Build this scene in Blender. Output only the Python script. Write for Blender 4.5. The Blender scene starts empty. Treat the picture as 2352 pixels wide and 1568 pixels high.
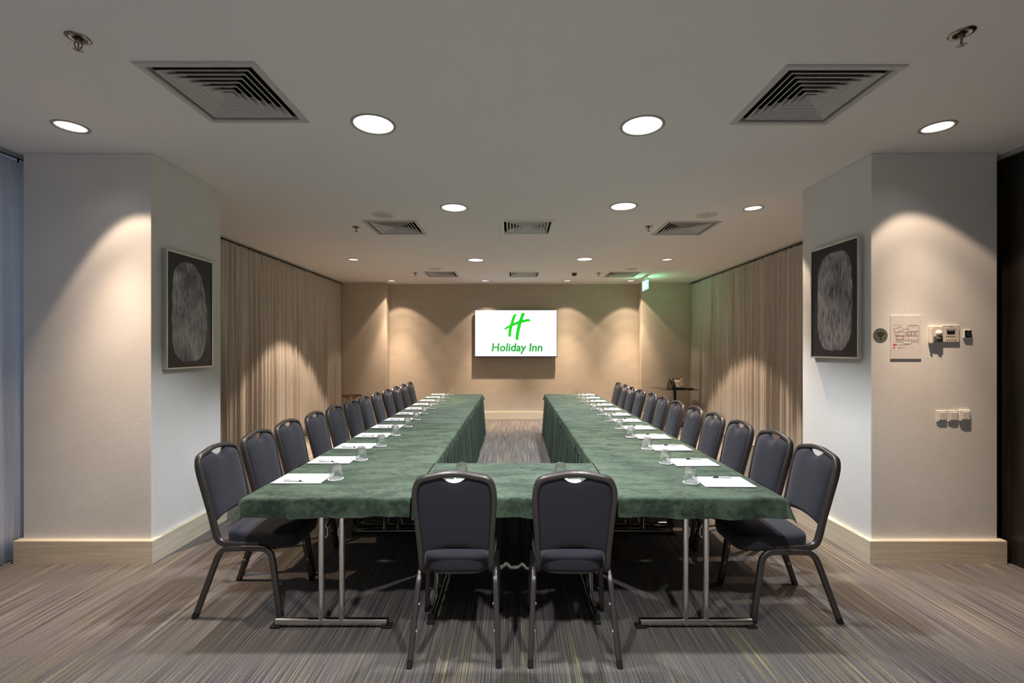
import bpy, bmesh, math, random
from mathutils import Vector, Matrix
random.seed(7)
R = math.radians
scene = bpy.context.scene
COL = scene.collection

# ------------------------------------------------------------------ camera, world, exposure
F, CX, CY = 1060.0, 1180.0, 801.0          # focal length and vanishing point in 2352x1568 pixels
E, H = 1.535, 2.945                        # eye and ceiling height (m)
cam_d = bpy.data.cameras.new('camera')
cam_d.sensor_width = 36.0
cam_d.lens = 36.0 * F / 2352.0
cam_d.shift_x = -(CX - 1176.0) / 2352.0
cam_d.shift_y = (CY - 784.0) / 2352.0
cam_d.clip_start = 0.05
cam = bpy.data.objects.new('camera', cam_d)
cam.location = (0, 0, E)
cam.rotation_euler = (R(90), 0, 0)
COL.objects.link(cam)
scene.camera = cam

world = bpy.data.worlds.new('world')
scene.world = world
world.use_nodes = True
world.node_tree.nodes['Background'].inputs[0].default_value = (0.66, 0.80, 1.0, 1)
world.node_tree.nodes['Background'].inputs[1].default_value = 0.36

scene.view_settings.view_transform = 'Standard'
scene.view_settings.look = 'None'
scene.view_settings.gamma = 1.0
scene.view_settings.use_curve_mapping = False
scene.view_settings.exposure = 0.68
try:
    scene.cycles.use_denoising = True
    scene.cycles.max_bounces = 10
    scene.cycles.diffuse_bounces = 8
    scene.cycles.sample_clamp_indirect = 6.0
    scene.cycles.caustics_reflective = False
    scene.cycles.caustics_refractive = False
except Exception:
    pass

COOL = (0.94, 0.975, 1.0)
WARM = (1.0, 0.74, 0.53)
P_BIG = 115.0

# ------------------------------------------------------------------ pixel to place
def on_ceiling(px, py):
    y = F * (H - E) / (CY - py)
    return ((px - CX) * y / F, y)

def at_depth(px, py, y):
    return ((px - CX) * y / F, y, E - (py - CY) * y / F)

# ------------------------------------------------------------------ materials
def nodes_of(m):
    return m.node_tree.nodes, m.node_tree.links

def mat(name, col, rough=0.5, metal=0.0, **kw):
    m = bpy.data.materials.new(name)
    m.use_nodes = True
    b = m.node_tree.nodes['Principled BSDF']
    b.inputs['Base Color'].default_value = (*col, 1)
    b.inputs['Roughness'].default_value = rough
    b.inputs['Metallic'].default_value = metal
    for k, v in kw.items():
        b.inputs[k.replace('_', ' ')].default_value = v
    return m

def add_noise(m, c1, c2, scale=(5, 5, 5), detail=4, lo=0.35, hi=0.65, bump=0.0, bump_scale=None, bump_dist=0.002):
    N, L = nodes_of(m)
    b = N['Principled BSDF']
    tc = N.new('ShaderNodeTexCoord')
    mp = N.new('ShaderNodeMapping')
    mp.inputs['Scale'].default_value = scale
    L.new(tc.outputs['Object'], mp.inputs[0])
    nz = N.new('ShaderNodeTexNoise')
    nz.inputs['Scale'].default_value = 1.0
    nz.inputs['Detail'].default_value = detail
    L.new(mp.outputs[0], nz.inputs['Vector'])
    cr = N.new('ShaderNodeValToRGB')
    cr.color_ramp.elements[0].position = lo
    cr.color_ramp.elements[1].position = hi
    cr.color_ramp.elements[0].color = (*c1, 1)
    cr.color_ramp.elements[1].color = (*c2, 1)
    L.new(nz.outputs[0], cr.inputs[0])
    L.new(cr.outputs[0], b.inputs['Base Color'])
    if bump:
        src = nz
        if bump_scale:
            mp2 = N.new('ShaderNodeMapping')
            mp2.inputs['Scale'].default_value = bump_scale
            L.new(tc.outputs['Object'], mp2.inputs[0])
            src = N.new('ShaderNodeTexNoise')
            src.inputs['Scale'].default_value = 1.0
            src.inputs['Detail'].default_value = 3
            L.new(mp2.outputs[0], src.inputs['Vector'])
        bp = N.new('ShaderNodeBump')
        bp.inputs['Strength'].default_value = bump
        bp.inputs['Distance'].default_value = bump_dist
        L.new(src.outputs[0], bp.inputs['Height'])
        L.new(bp.outputs[0], b.inputs['Normal'])
    return m

def emit(name, col, strength):
    m = bpy.data.materials.new(name)
    m.use_nodes = True
    b = m.node_tree.nodes['Principled BSDF']
    b.inputs['Base Color'].default_value = (0.02, 0.02, 0.02, 1)
    b.inputs['Emission Color'].default_value = (*col, 1)
    b.inputs['Emission Strength'].default_value = strength
    return m

M = {}
M['wall'] = add_noise(mat('painted_plaster', (0.7, 0.7, 0.69), 0.85), (0.77, 0.765, 0.755), (0.81, 0.805, 0.795), (3, 3, 3), bump=0.35, bump_scale=(70, 70, 200))
M['wall_back'] = add_noise(mat('beige_wallcovering', (0.55, 0.47, 0.38), 0.85), (0.53, 0.465, 0.385), (0.57, 0.50, 0.415), (3, 3, 8), bump=0.3, bump_scale=(40, 40, 260))
M['wall_rear'] = add_noise(mat('taupe_wallcovering', (0.3, 0.28, 0.26), 0.85), (0.27, 0.255, 0.24), (0.31, 0.29, 0.27), (3, 3, 8), bump=0.2, bump_scale=(40, 40, 260))
M['ceiling'] = add_noise(mat('ceiling_paint', (0.74, 0.72, 0.70), 0.9), (0.875, 0.865, 0.875), (0.895, 0.885, 0.895), (0.8, 0.8, 0.8), bump=0.05, bump_scale=(120, 120, 120))
M['timber_dark'] = add_noise(mat('dark_timber', (0.03, 0.024, 0.018), 0.35), (0.012, 0.010, 0.008), (0.022, 0.018, 0.013), (30, 30, 1.5), bump=0.1)
M['baseboard'] = add_noise(mat('pale_washed_oak', (0.7, 0.62, 0.48), 0.5), (0.63, 0.55, 0.42), (0.74, 0.67, 0.545), (2.5, 2.5, 55), detail=6, bump=0.4, bump_dist=0.001)
M['frame_metal'] = mat('bronze_grey_metal', (0.115, 0.103, 0.10), 0.40, 0.75)
M['fabric'] = add_noise(mat('charcoal_fabric', (0.03, 0.03, 0.04), 0.9, Sheen_Weight=0.18, Sheen_Roughness=0.4), (0.019, 0.019, 0.028), (0.031, 0.031, 0.043), (500, 500, 500), detail=2, bump=0.25, bump_scale=(900, 900, 900), bump_dist=0.0006)
M['black'] = mat('black_rubber', (0.012, 0.012, 0.012), 0.6)
M['white_plastic'] = mat('white_plastic', (0.78, 0.76, 0.73), 0.35)
M['stud'] = mat('pale_nylon', (0.7, 0.7, 0.7), 0.4)
M['chrome'] = mat('chrome', (0.78, 0.77, 0.75), 0.13, 1.0)
M['board'] = mat('tabletop_board', (0.05, 0.045, 0.04), 0.6)
M['paper'] = mat('white_paper', (0.72, 0.72, 0.725), 0.7)
M['print_grey'] = mat('grey_print', (0.25, 0.27, 0.26), 0.7)
M['pen_body'] = mat('pale_pen', (0.62, 0.62, 0.62), 0.3)
M['pen_dark'] = mat('pen_dark', (0.012, 0.03, 0.022), 0.35)
M['coaster'] = add_noise(mat('coaster_paper', (0.84, 0.85, 0.82), 0.8), (0.82, 0.83, 0.80), (0.87, 0.87, 0.85), (60, 60, 60))
def tumbler_glass():
    m = bpy.data.materials.new('tumbler_glass'); m.use_nodes = True
    N, L = nodes_of(m)
    g = N.new('ShaderNodeBsdfGlass'); g.inputs['Color'].default_value = (0.98, 0.99, 0.99, 1); g.inputs['Roughness'].default_value = 0.02; g.inputs['IOR'].default_value = 1.48
    t = N.new('ShaderNodeBsdfTransparent'); t.inputs[0].default_value = (0.985, 0.99, 0.99, 1)
    x = N.new('ShaderNodeMixShader'); x.inputs[0].default_value = 0.52
    L.new(t.outputs[0], x.inputs[1]); L.new(g.outputs[0], x.inputs[2]); L.new(x.outputs[0], N['Material Output'].inputs[0])
    return m
M['glass'] = tumbler_glass()
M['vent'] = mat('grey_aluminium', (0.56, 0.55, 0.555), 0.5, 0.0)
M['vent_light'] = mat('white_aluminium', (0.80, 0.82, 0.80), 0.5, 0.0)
M['plenum'] = mat('dark_plenum', (0.012, 0.012, 0.013), 0.9)
M['trim'] = mat('downlight_trim', (0.42, 0.40, 0.38), 0.45)
M['reflector'] = add_noise(mat('faceted_reflector', (0.85, 0.85, 0.85), 0.3, 1.0), (0.80, 0.80, 0.80), (0.95, 0.95, 0.95), (40, 40, 4), bump=0.3, bump_dist=0.004)
M['lens_big'] = emit('lamp_lens_white', (1.0, 0.99, 0.97), 22.0)
M['lens_small'] = emit('lamp_lens_warm', (1.0, 0.96, 0.90), 18.0)
M['sprinkler'] = mat('dark_chrome', (0.30, 0.27, 0.25), 0.2, 1.0)
M['speaker'] = mat('speaker_grille', (0.62, 0.60, 0.58), 0.7)
M['speaker_ring'] = mat('speaker_ring', (0.86, 0.83, 0.78), 0.5)
M['rail'] = mat('rail_dark', (0.02, 0.02, 0.022), 0.5)
M['rail_edge'] = mat('rail_aluminium', (0.42, 0.43, 0.44), 0.4, 0.3)
M['tv_black'] = mat('screen_housing', (0.012, 0.012, 0.016), 0.3)
M['tv_white'] = emit('screen_white', (0.985, 0.985, 0.985), 0.70)
M['tv_green'] = emit('screen_green', (0.0, 0.62, 0.006), 0.72)
M['tv_green2'] = emit('screen_green_dark', (0.006, 0.40, 0.045), 0.68)
M['alu'] = mat('brushed_aluminium', (0.62, 0.62, 0.63), 0.32, 0.9)
M['sticker'] = mat('grey_sticker', (0.13, 0.15, 0.14), 0.6)
M['red'] = mat('red_print', (0.55, 0.02, 0.02), 0.6)
M['ink'] = mat('dark_ink', (0.06, 0.03, 0.04), 0.6)
M['ink_red'] = mat('maroon_ink', (0.25, 0.04, 0.06), 0.6)
M['pale_print'] = mat('pale_print', (0.55, 0.50, 0.50), 0.6)
M['acrylic'] = mat('plan_board', (0.78, 0.75, 0.755), 0.18)
M['device'] = mat('cream_plastic', (0.75, 0.70, 0.64), 0.4)
M['device_dark'] = mat('grey_lens', (0.12, 0.12, 0.12), 0.3)
M['smoked_glass'] = mat('smoked_glass', (0.025, 0.02, 0.02), 0.04, 0.0)
M['bronze'] = mat('bronze_brown', (0.10, 0.045, 0.03), 0.25, 0.6)
M['phone'] = mat('phone_black', (0.02, 0.018, 0.018), 0.35)
M['phone_face'] = mat('phone_silver_face', (0.30, 0.23, 0.20), 0.4, 0.2)
M['phone_screen'] = mat('phone_display', (0.60, 0.47, 0.40), 0.2)
M['orange'] = emit('phone_lamp', (1.0, 0.25, 0.08), 0.6)
M['exit_green'] = emit('exit_green', (0.06, 1.0, 0.36), 6.5)
M['exit_white'] = emit('exit_white', (0.9, 1.0, 0.85), 6.0)

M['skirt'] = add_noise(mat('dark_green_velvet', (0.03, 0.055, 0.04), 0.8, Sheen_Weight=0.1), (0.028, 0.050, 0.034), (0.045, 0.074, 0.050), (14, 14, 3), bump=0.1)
def green_cloth():
    m = mat('green_velvet', (0.06, 0.11, 0.075), 0.8, Sheen_Weight=0.07, Sheen_Roughness=0.4)
    m.node_tree.nodes['Principled BSDF'].inputs['Sheen Tint'].default_value = (0.55, 0.75, 0.62, 1)
    N, L = nodes_of(m)
    b = N['Principled BSDF']
    tc = N.new('ShaderNodeTexCoord')
    outs = []
    for sc_, det in (((4.5, 11.0, 6), 6), ((26, 70, 30), 4)):
        mp = N.new('ShaderNodeMapping'); mp.inputs['Scale'].default_value = sc_
        L.new(tc.outputs['Object'], mp.inputs[0])
        nz = N.new('ShaderNodeTexNoise'); nz.inputs['Scale'].default_value = 1; nz.inputs['Detail'].default_value = det
        nz.inputs['Distortion'].default_value = 0.6
        L.new(mp.outputs[0], nz.inputs['Vector'])
        outs.append(nz)
    mx = N.new('ShaderNodeMath'); mx.operation = 'MULTIPLY_ADD'
    mx.inputs[1].default_value = 0.45
    L.new(outs[1].outputs[0], mx.inputs[0])
    s2 = N.new('ShaderNodeMath'); s2.operation = 'MULTIPLY'; s2.inputs[1].default_value = 0.55
    L.new(outs[0].outputs[0], s2.inputs[0])
    L.new(s2.outputs[0], mx.inputs[2])
    cr = N.new('ShaderNodeValToRGB')
    e = cr.color_ramp.elements
    e[0].position, e[1].position = 0.41, 0.60
    e[0].color = (0.018, 0.037, 0.021, 1)
    e[1].color = (0.078, 0.112, 0.072, 1)
    L.new(mx.outputs[0], cr.inputs[0])
    L.new(cr.outputs[0], b.inputs['Base Color'])
    bp = N.new('ShaderNodeBump'); bp.inputs['Strength'].default_value = 0.35; bp.inputs['Distance'].default_value = 0.004
    L.new(outs[1].outputs[0], bp.inputs['Height'])
    L.new(bp.outputs[0], b.inputs['Normal'])
    return m
M['cloth'] = green_cloth()

def carpet():
    m = mat('striped_carpet', (0.1, 0.09, 0.09), 0.95, Sheen_Weight=0.15)
    N, L = nodes_of(m)
    b = N['Principled BSDF']
    tc = N.new('ShaderNodeTexCoord')
    def noise(scale, detail=3):
        mp = N.new('ShaderNodeMapping'); mp.inputs['Scale'].default_value = scale
        L.new(tc.outputs['Object'], mp.inputs[0])
        nz = N.new('ShaderNodeTexNoise'); nz.inputs['Scale'].default_value = 1; nz.inputs['Detail'].default_value = detail
        L.new(mp.outputs[0], nz.inputs['Vector'])
        return nz
    base = noise((200, 1.3, 1), 3)
    cr = N.new('ShaderNodeValToRGB')
    el = cr.color_ramp.elements
    el[0].position, el[0].color = 0.36, (0.030, 0.026, 0.027, 1)
    el[1].position, el[1].color = 0.68, (0.27, 0.24, 0.225, 1)
    e2 = el.new(0.47); e2.color = (0.092, 0.079, 0.076, 1)
    e3 = el.new(0.58); e3.color = (0.145, 0.125, 0.117, 1)
    L.new(base.outputs[0], cr.inputs[0])
    ln = noise((210, 0.7, 1), 2)
    gate = noise((4, 1.1, 1), 2)
    r1 = N.new('ShaderNodeValToRGB'); r1.color_ramp.elements[0].position = 0.57; r1.color_ramp.elements[1].position = 0.62
    L.new(ln.outputs[0], r1.inputs[0])
    r2 = N.new('ShaderNodeValToRGB'); r2.color_ramp.elements[0].position = 0.42; r2.color_ramp.elements[1].position = 0.60
    L.new(gate.outputs[0], r2.inputs[0])
    mu = N.new('ShaderNodeMath'); mu.operation = 'MULTIPLY'
    L.new(r1.outputs[0], mu.inputs[0]); L.new(r2.outputs[0], mu.inputs[1])
    mix = N.new('ShaderNodeMix'); mix.data_type = 'RGBA'
    L.new(mu.outputs[0], mix.inputs['Factor'])
    L.new(cr.outputs[0], mix.inputs['A'])
    mix.inputs['B'].default_value = (0.25, 0.228, 0.105, 1)
    sp = noise((260, 260, 1), 2)
    r3 = N.new('ShaderNodeValToRGB')
    r3.color_ramp.elements[0].position, r3.color_ramp.elements[0].color = 0.3, (0.55, 0.55, 0.55, 1)
    r3.color_ramp.elements[1].position, r3.color_ramp.elements[1].color = 0.7, (1.35, 1.35, 1.35, 1)
    L.new(sp.outputs[0], r3.inputs[0])
    mm = N.new('ShaderNodeMix'); mm.data_type = 'RGBA'; mm.blend_type = 'MULTIPLY'; mm.inputs['Factor'].default_value = 1
    L.new(mix.outputs['Result'], mm.inputs['A']); L.new(r3.outputs[0], mm.inputs['B'])
    L.new(mm.outputs['Result'], b.inputs['Base Color'])
    bp = N.new('ShaderNodeBump'); bp.inputs['Strength'].default_value = 0.5; bp.inputs['Distance'].default_value = 0.003
    L.new(base.outputs[0], bp.inputs['Height']); L.new(bp.outputs[0], b.inputs['Normal'])
    return m
M['carpet'] = carpet()

def curtain_mat(name, col, trans):
    m = bpy.data.materials.new(name); m.use_nodes = True
    N, L = nodes_of(m)
    b = N['Principled BSDF']
    b.inputs['Base Color'].default_value = (*col, 1); b.inputs['Roughness'].default_value = 0.9
    b.inputs['Sheen Weight'].default_value = 0.2
    add_noise(m, tuple(c * 0.93 for c in col), tuple(min(1, c * 1.05) for c in col), (60, 60, 5), bump=0.15, bump_scale=(600, 600, 600), bump_dist=0.0008)
    tr = N.new('ShaderNodeBsdfTranslucent'); tr.inputs[0].default_value = (*col, 1)
    ms = N.new('ShaderNodeMixShader'); ms.inputs[0].default_value = trans
    L.new(b.outputs[0], ms.inputs[1]); L.new(tr.outputs[0], ms.inputs[2])
    L.new(ms.outputs[0], N['Material Output'].inputs[0])
    return m
M['curtain'] = curtain_mat('taupe_voile', (0.60, 0.555, 0.50), 0.20)
M['curtain_blue'] = curtain_mat('pale_voile', (0.58, 0.60, 0.66), 0.40)

def art_mat(name, seed, cut):
    m = mat(name, (0.03, 0.03, 0.04), 0.3, Specular_IOR_Level=0.35)
    N, L = nodes_of(m)
    b = N['Principled BSDF']
    tc = N.new('ShaderNodeTexCoord')
    sep = N.new('ShaderNodeSeparateXYZ'); L.new(tc.outputs['Object'], sep.inputs[0])
    nzd = N.new('ShaderNodeTexNoise'); nzd.inputs['Scale'].default_value = 9; nzd.inputs['Detail'].default_value = 6
    L.new(tc.outputs['Object'], nzd.inputs['Vector'])
    def math_(op, a, b_=None, c=None):
        n = N.new('ShaderNodeMath'); n.operation = op
        for i, v in enumerate((a, b_, c)):
            if v is None: continue
            if isinstance(v, (int, float)): n.inputs[i].default_value = v
            else: L.new(v, n.inputs[i])
        return n.outputs[0]
    py = math_('POWER', math_('ABSOLUTE', math_('DIVIDE', math_('SUBTRACT', sep.outputs['Y'], -0.005), 0.200)), 3.2)
    pz = math_('POWER', math_('ABSOLUTE', math_('DIVIDE', math_('SUBTRACT', sep.outputs['Z'], 0.0), 0.395)), 3.8)
    dist = math_('ADD', math_('ADD', py, pz), math_('MULTIPLY', math_('SUBTRACT', nzd.outputs[0], 0.5), 0.5))
    # one shoulder of the shape is cut away
    diag = math_('ADD', math_('MULTIPLY', sep.outputs['Y'], 2.0), sep.outputs['Z'])
    cutv = math_('MULTIPLY', math_('MAXIMUM', math_('SUBTRACT', diag, cut), 0.0), 4.0)
    dist = math_('ADD', dist, cutv)
    msk = N.new('ShaderNodeValToRGB')
    msk.color_ramp.elements[0].position, msk.color_ramp.elements[0].color = 0.93, (1, 1, 1, 1)
    msk.color_ramp.elements[1].position, msk.color_ramp.elements[1].color = 1.0, (0, 0, 0, 1)
    L.new(dist, msk.inputs[0])
    mp = N.new('ShaderNodeMapping'); mp.inputs['Scale'].default_value = (90, 90, 14); mp.inputs['Location'].default_value = (seed, 0, seed)
    mp.inputs['Rotation'].default_value = (R(4), 0, 0)
    L.new(tc.outputs['Object'], mp.inputs[0])
    st = N.new('ShaderNodeTexNoise'); st.inputs['Scale'].default_value = 1; st.inputs['Detail'].default_value = 5
    L.new(mp.outputs[0], st.inputs['Vector'])
    st2 = N.new('ShaderNodeTexNoise'); st2.inputs['Scale'].default_value = 4.5; st2.inputs['Detail'].default_value = 4
    mp3 = N.new('ShaderNodeMapping'); mp3.inputs['Location'].default_value = (seed * 2, seed, 0)
    L.new(tc.outputs['Object'], mp3.inputs[0]); L.new(mp3.outputs[0], st2.inputs['Vector'])
    mulv = math_('MULTIPLY', st.outputs[0], math_('MULTIPLY', st2.outputs[0], 2.0))
    cr = N.new('ShaderNodeValToRGB')
    cr.color_ramp.elements[0].position, cr.color_ramp.elements[0].color = 0.25, (0.06, 0.058, 0.075, 1)
    cr.color_ramp.elements[1].position, cr.color_ramp.elements[1].color = 0.75, (0.52, 0.515, 0.56, 1)
    L.new(mulv, cr.inputs[0])
    mix = N.new('ShaderNodeMix'); mix.data_type = 'RGBA'
    L.new(msk.outputs[0], mix.inputs['Factor'])
    mix.inputs['A'].default_value = (0.016, 0.0145, 0.024, 1)
    L.new(cr.outputs[0], mix.inputs['B'])
    L.new(mix.outputs['Result'], b.inputs['Base Color'])
    return m

# ------------------------------------------------------------------ mesh helpers
class MB:
    def __init__(s):
        s.v, s.f = [], []
    def add(s, vs, fs):
        o = len(s.v)
        s.v += [tuple(p) for p in vs]
        s.f += [tuple(i + o for i in f) for f in fs]
        return s
    def box(s, x0, x1, y0, y1, z0, z1):
        vs = [(x, y, z) for z in (z0, z1) for y in (y0, y1) for x in (x0, x1)]
        return s.add(vs, [(0, 2, 3, 1), (4, 5, 7, 6), (0, 1, 5, 4), (2, 6, 7, 3), (0, 4, 6, 2), (1, 3, 7, 5)])
    def lathe(s, prof, n=24, c=(0, 0, 0), cap0=False, cap1=False, ax=None):
        vs, fs = [], []
        for r, z in prof:
            for i in range(n):
                a = 2 * math.pi * i / n
                vs.append((r * math.cos(a), r * math.sin(a), z))
        for k in range(len(prof) - 1):
            for i in range(n):
                j = (i + 1) % n
                fs.append((k * n + i, k * n + j, (k + 1) * n + j, (k + 1) * n + i))
        if cap0: fs.append(tuple(reversed(range(n))))
        if cap1: fs.append(tuple(range((len(prof) - 1) * n, len(prof) * n)))
        if ax is not None:
            q = Vector((0, 0, 1)).rotation_difference(Vector(ax).normalized())
            vs = [q @ Vector(p) for p in vs]
        vs = [(p[0] + c[0], p[1] + c[1], p[2] + c[2]) for p in vs]
        return s.add(vs, fs)
    def cyl(s, p0, p1, r, n=14, r1=None):
        p0, p1 = Vector(p0), Vector(p1)
        d = p1 - p0
        return s.lathe([(r, 0), (r if r1 is None else r1, d.length)], n, p0, True, True, d)
    def tube(s, path, sec, n0, caps=True, closed=False):
        """sweep section [(a,b)] along path; a runs along the transported normal n0, b along T x N"""
        P = [Vector(p) for p in path]
        N = Vector(n0).normalized()
        m = len(sec); vs, fs = [], []
        prevT = None
        for i, p in enumerate(P):
            if closed:
                T = (P[(i + 1) % len(P)] - P[i - 1]).normalized()
            else:
                T = (P[min(i + 1, len(P) - 1)] - P[max(i - 1, 0)]).normalized()
            if prevT is not None:
                N = prevT.rotation_difference(T) @ N
            N = (N - T * N.dot(T)).normalized()
            B = T.cross(N)
            prevT = T
            for a, b in sec:
                vs.append(p + N * a + B * b)
        k = len(P)
        for i in range(k if closed else k - 1):
            for j in range(m):
                jj = (j + 1) % m; ii = (i + 1) % k
                fs.append((i * m + j, i * m + jj, ii * m + jj, ii * m + j))
        if caps and not closed:
            fs.append(tuple(reversed(range(m)))); fs.append(tuple(range((k - 1) * m, k * m)))
        return s.add(vs, fs)
    def prism(s, poly, z0, z1, fn=lambda x, y, z: (x, y, z)):
        n = len(poly)
        vs = [fn(x, y, z0) for x, y in poly] + [fn(x, y, z1) for x, y in poly]
        fs = [tuple(reversed(range(n))), tuple(range(n, 2 * n))]
        fs += [(i, (i + 1) % n, n + (i + 1) % n, n + i) for i in range(n)]
        return s.add(vs, fs)
    def grid(s, nu, nv, fn, flip=False):
        vs = [fn(i / (nu - 1), j / (nv - 1)) for j in range(nv) for i in range(nu)]
        fs = []
        for j in range(nv - 1):
            for i in range(nu - 1):
                q = (j * nu + i, j * nu + i + 1, (j + 1) * nu + i + 1, (j + 1) * nu + i)
                fs.append(tuple(reversed(q)) if flip else q)
        return s.add(vs, fs)
    def mesh(s, name, smooth=None, fix=True):
        me = bpy.data.meshes.new(name)
        me.from_pydata(s.v, [], s.f)
        if fix:
            bm = bmesh.new(); bm.from_mesh(me)
            bmesh.ops.recalc_face_normals(bm, faces=bm.faces)
            bm.to_mesh(me); bm.free()
        if smooth is not None:
            me.polygons.foreach_set('use_smooth', [True] * len(me.polygons))
            if smooth < 179: me.set_sharp_from_angle(angle=R(smooth))
        me.update()
        return me
    def build(s, name, m, parent=None, smooth=None, bevel=0.0, seg=2, fix=True, loc=None):
        return obj(name, s.mesh(name, smooth, fix), m, parent, bevel, seg, loc)

def obj(name, me, m, parent=None, bevel=0.0, seg=2, loc=None):
    o = bpy.data.objects.new(name, me)
    if m is not None and len(me.materials) == 0:
        me.materials.append(m)
    COL.objects.link(o)
    if parent is not None: o.parent = parent
    if loc is not None: o.location = loc
    if bevel:
        md = o.modifiers.new('bevel', 'BEVEL'); md.width = bevel; md.segments = seg; md.limit_method = 'ANGLE'
    return o

def tag(o, label, cat=None, group=None, kind=None):
    o['label'] = label
    if cat: o['category'] = cat
    if group: o['group'] = group
    if kind: o['kind'] = kind
    return o

def thing(name, label, cat, loc=(0, 0, 0), rz=0.0, group=None):
    o = bpy.data.objects.new(name, None)
    o.empty_display_size = 0.1
    COL.objects.link(o)
    o.location = loc; o.rotation_euler = (0, 0, rz)
    return tag(o, label, cat, group)

def copy_tree(o, parent=None):
    c = o.copy(); COL.objects.link(c)
    if parent is not None: c.parent = parent
    for ch in list(o.children): copy_tree(ch, c)
    return c

def struct(name, mb, m, label, smooth=None, bevel=0.0, fix=True):
    o = mb.build(name, m, None, smooth, bevel, fix=fix)
    return tag(o, label, None, None, 'structure')

def text_mesh(name, txt, size, shear=0.0, offset=0.0, spacing=1.0):
    cu = bpy.data.curves.new(name, 'FONT')
    cu.body = txt; cu.size = size; cu.shear = shear; cu.offset = offset
    cu.space_character = spacing; cu.align_x = 'LEFT'; cu.resolution_u = 3
    o = bpy.data.objects.new(name, cu); COL.objects.link(o)
    bpy.context.view_layer.update()
    me = bpy.data.meshes.new_from_object(o.evaluated_get(bpy.context.evaluated_depsgraph_get()))
    bpy.data.objects.remove(o); bpy.data.curves.remove(cu)
    me.name = name
    me.materials.clear()
    return me

def fit_mesh(me, w, h=None):
    xs = [v.co.x for v in me.vertices]; ys = [v.co.y for v in me.vertices]
    sx = w / (max(xs) - min(xs)); sy = sx if h is None else h / (max(ys) - min(ys))
    x0, y0 = min(xs), min(ys)
    for v in me.vertices:
        v.co.x = (v.co.x - x0) * sx; v.co.y = (v.co.y - y0) * sy
    return me

ORD = ['first', 'second', 'third', 'fourth', 'fifth', 'sixth', 'seventh', 'eighth', 'ninth', 'tenth', 'eleventh', 'twelfth']
def rect_sec(a, b, r):
    """rounded rectangle section, half sizes a,b"""
    out = []
    for cx, cy, a0 in ((a - r, b - r, 0), (-a + r, b - r, 90), (-a + r, -b + r, 180), (a - r, -b + r, 270)):
        for k in range(3):
            t = R(a0 + 45 * k)
            out.append((cx + r * math.cos(t), cy + r * math.sin(t)))
    return out
def circ_sec(r, n=12):
    return [(r * math.cos(2 * math.pi * i / n), r * math.sin(2 * math.pi * i / n)) for i in range(n)]
def smooth_path(pts, n=6):
    """Catmull-Rom"""
    P = [Vector(p) for p in pts]; out = []
    for i in range(len(P) - 1):
        p0, p1, p2, p3 = P[max(i - 1, 0)], P[i], P[i + 1], P[min(i + 2, len(P) - 1)]
        for k in range(n):
            t = k / n
            out.append(0.5 * ((2 * p1) + (-p0 + p2) * t + (2 * p0 - 5 * p1 + 4 * p2 - p3) * t * t + (-p0 + 3 * p1 - 3 * p2 + p3) * t ** 3))
    out.append(P[-1])
    return out

# ------------------------------------------------------------------ placement tables
BIG = [(858, 286), (1475, 289), (1043, 477), (1432, 474), (1093, 597), (1343, 595)]
SMALL = [(163, 291), (2153, 292), (1730, 478), (812, 596), (1532, 596), (900, 646), (1115, 647), (1303, 646), (1449, 646)]
big_xy = [on_ceiling(*p) for p in BIG] + [(-0.88, 0.75), (0.82, 0.75), (-0.9, -1.5), (0.85, -1.5)]  # last pair is unseen, added so its floor bounce brightens the ceiling
small_xy = []
for p in SMALL:
    x, y = on_ceiling(*p)
    if p[1] > 640:
        y2 = 9.56; x = x * y2 / y; y = y2
    small_xy.append((x, y))
VENTS = [(-1.575, 2.565), (1.655, 2.59), (-1.37, 5.37), (0.155, 5.36), (2.0, 5.40), (-1.36, 8.72), (0.19, 8.74), (2.05, 8.74)]
R_BIG, R_SMALL = 0.122, 0.080
ROOM_X0, ROOM_X1, ROOM_Y0 = -3.9, 3.98, -3.6
Y_SIDE, Y_BACK, X_REC = 9.80, 10.06, 2.71

# ------------------------------------------------------------------ room shell
struct('floor', MB().box(ROOM_X0, ROOM_X1, ROOM_Y0, Y_BACK + 0.2, -0.1, 0.0), M['carpet'], 'dark striped carpet with thin olive lines running the length of the room')

def ceiling():
    cu = bpy.data.curves.new('ceiling', 'CURVE'); cu.dimensions = '2D'; cu.fill_mode = 'BOTH'
    def loop(pts):
        sp = cu.splines.new('POLY'); sp.points.add(len(pts) - 1)
        for q, p in zip(sp.points, pts): q.co = (p[0], p[1], 0, 1)
        sp.use_cyclic_u = True
    loop([(ROOM_X0, ROOM_Y0), (ROOM_X1, ROOM_Y0), (ROOM_X1, Y_BACK + 0.2), (ROOM_X0, Y_BACK + 0.2)])
    for lst, r in ((big_xy, R_BIG), (small_xy, R_SMALL)):
        for x, y in lst:
            loop([(x + r * math.cos(a * math.pi / 16), y + r * math.sin(a * math.pi / 16)) for a in range(32)])
    for x, y in VENTS:
        h = 0.272
        loop([(x - h, y - h), (x + h, y - h), (x + h, y + h), (x - h, y + h)])
    o = bpy.data.objects.new('tmp', cu); COL.objects.link(o)
    bpy.context.view_layer.update()
    me = bpy.data.meshes.new_from_object(o.evaluated_get(bpy.context.evaluated_depsgraph_get()))
    bpy.data.objects.remove(o); bpy.data.curves.remove(cu)
    me.materials.clear(); me.name = 'ceiling'
    c = obj('ceiling', me, M['ceiling']); c.location.z = H
    tag(c, 'flat off-white painted ceiling with round lamps and square vents', None, None, 'structure')
ceiling()
# slab above keeps the ceiling void closed
struct('ceiling_slab', MB().box(ROOM_X0, ROOM_X1, ROOM_Y0, Y_BACK + 0.2, H + 0.22, H + 0.3), M['plenum'], 'structural slab above the painted ceiling')

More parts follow.
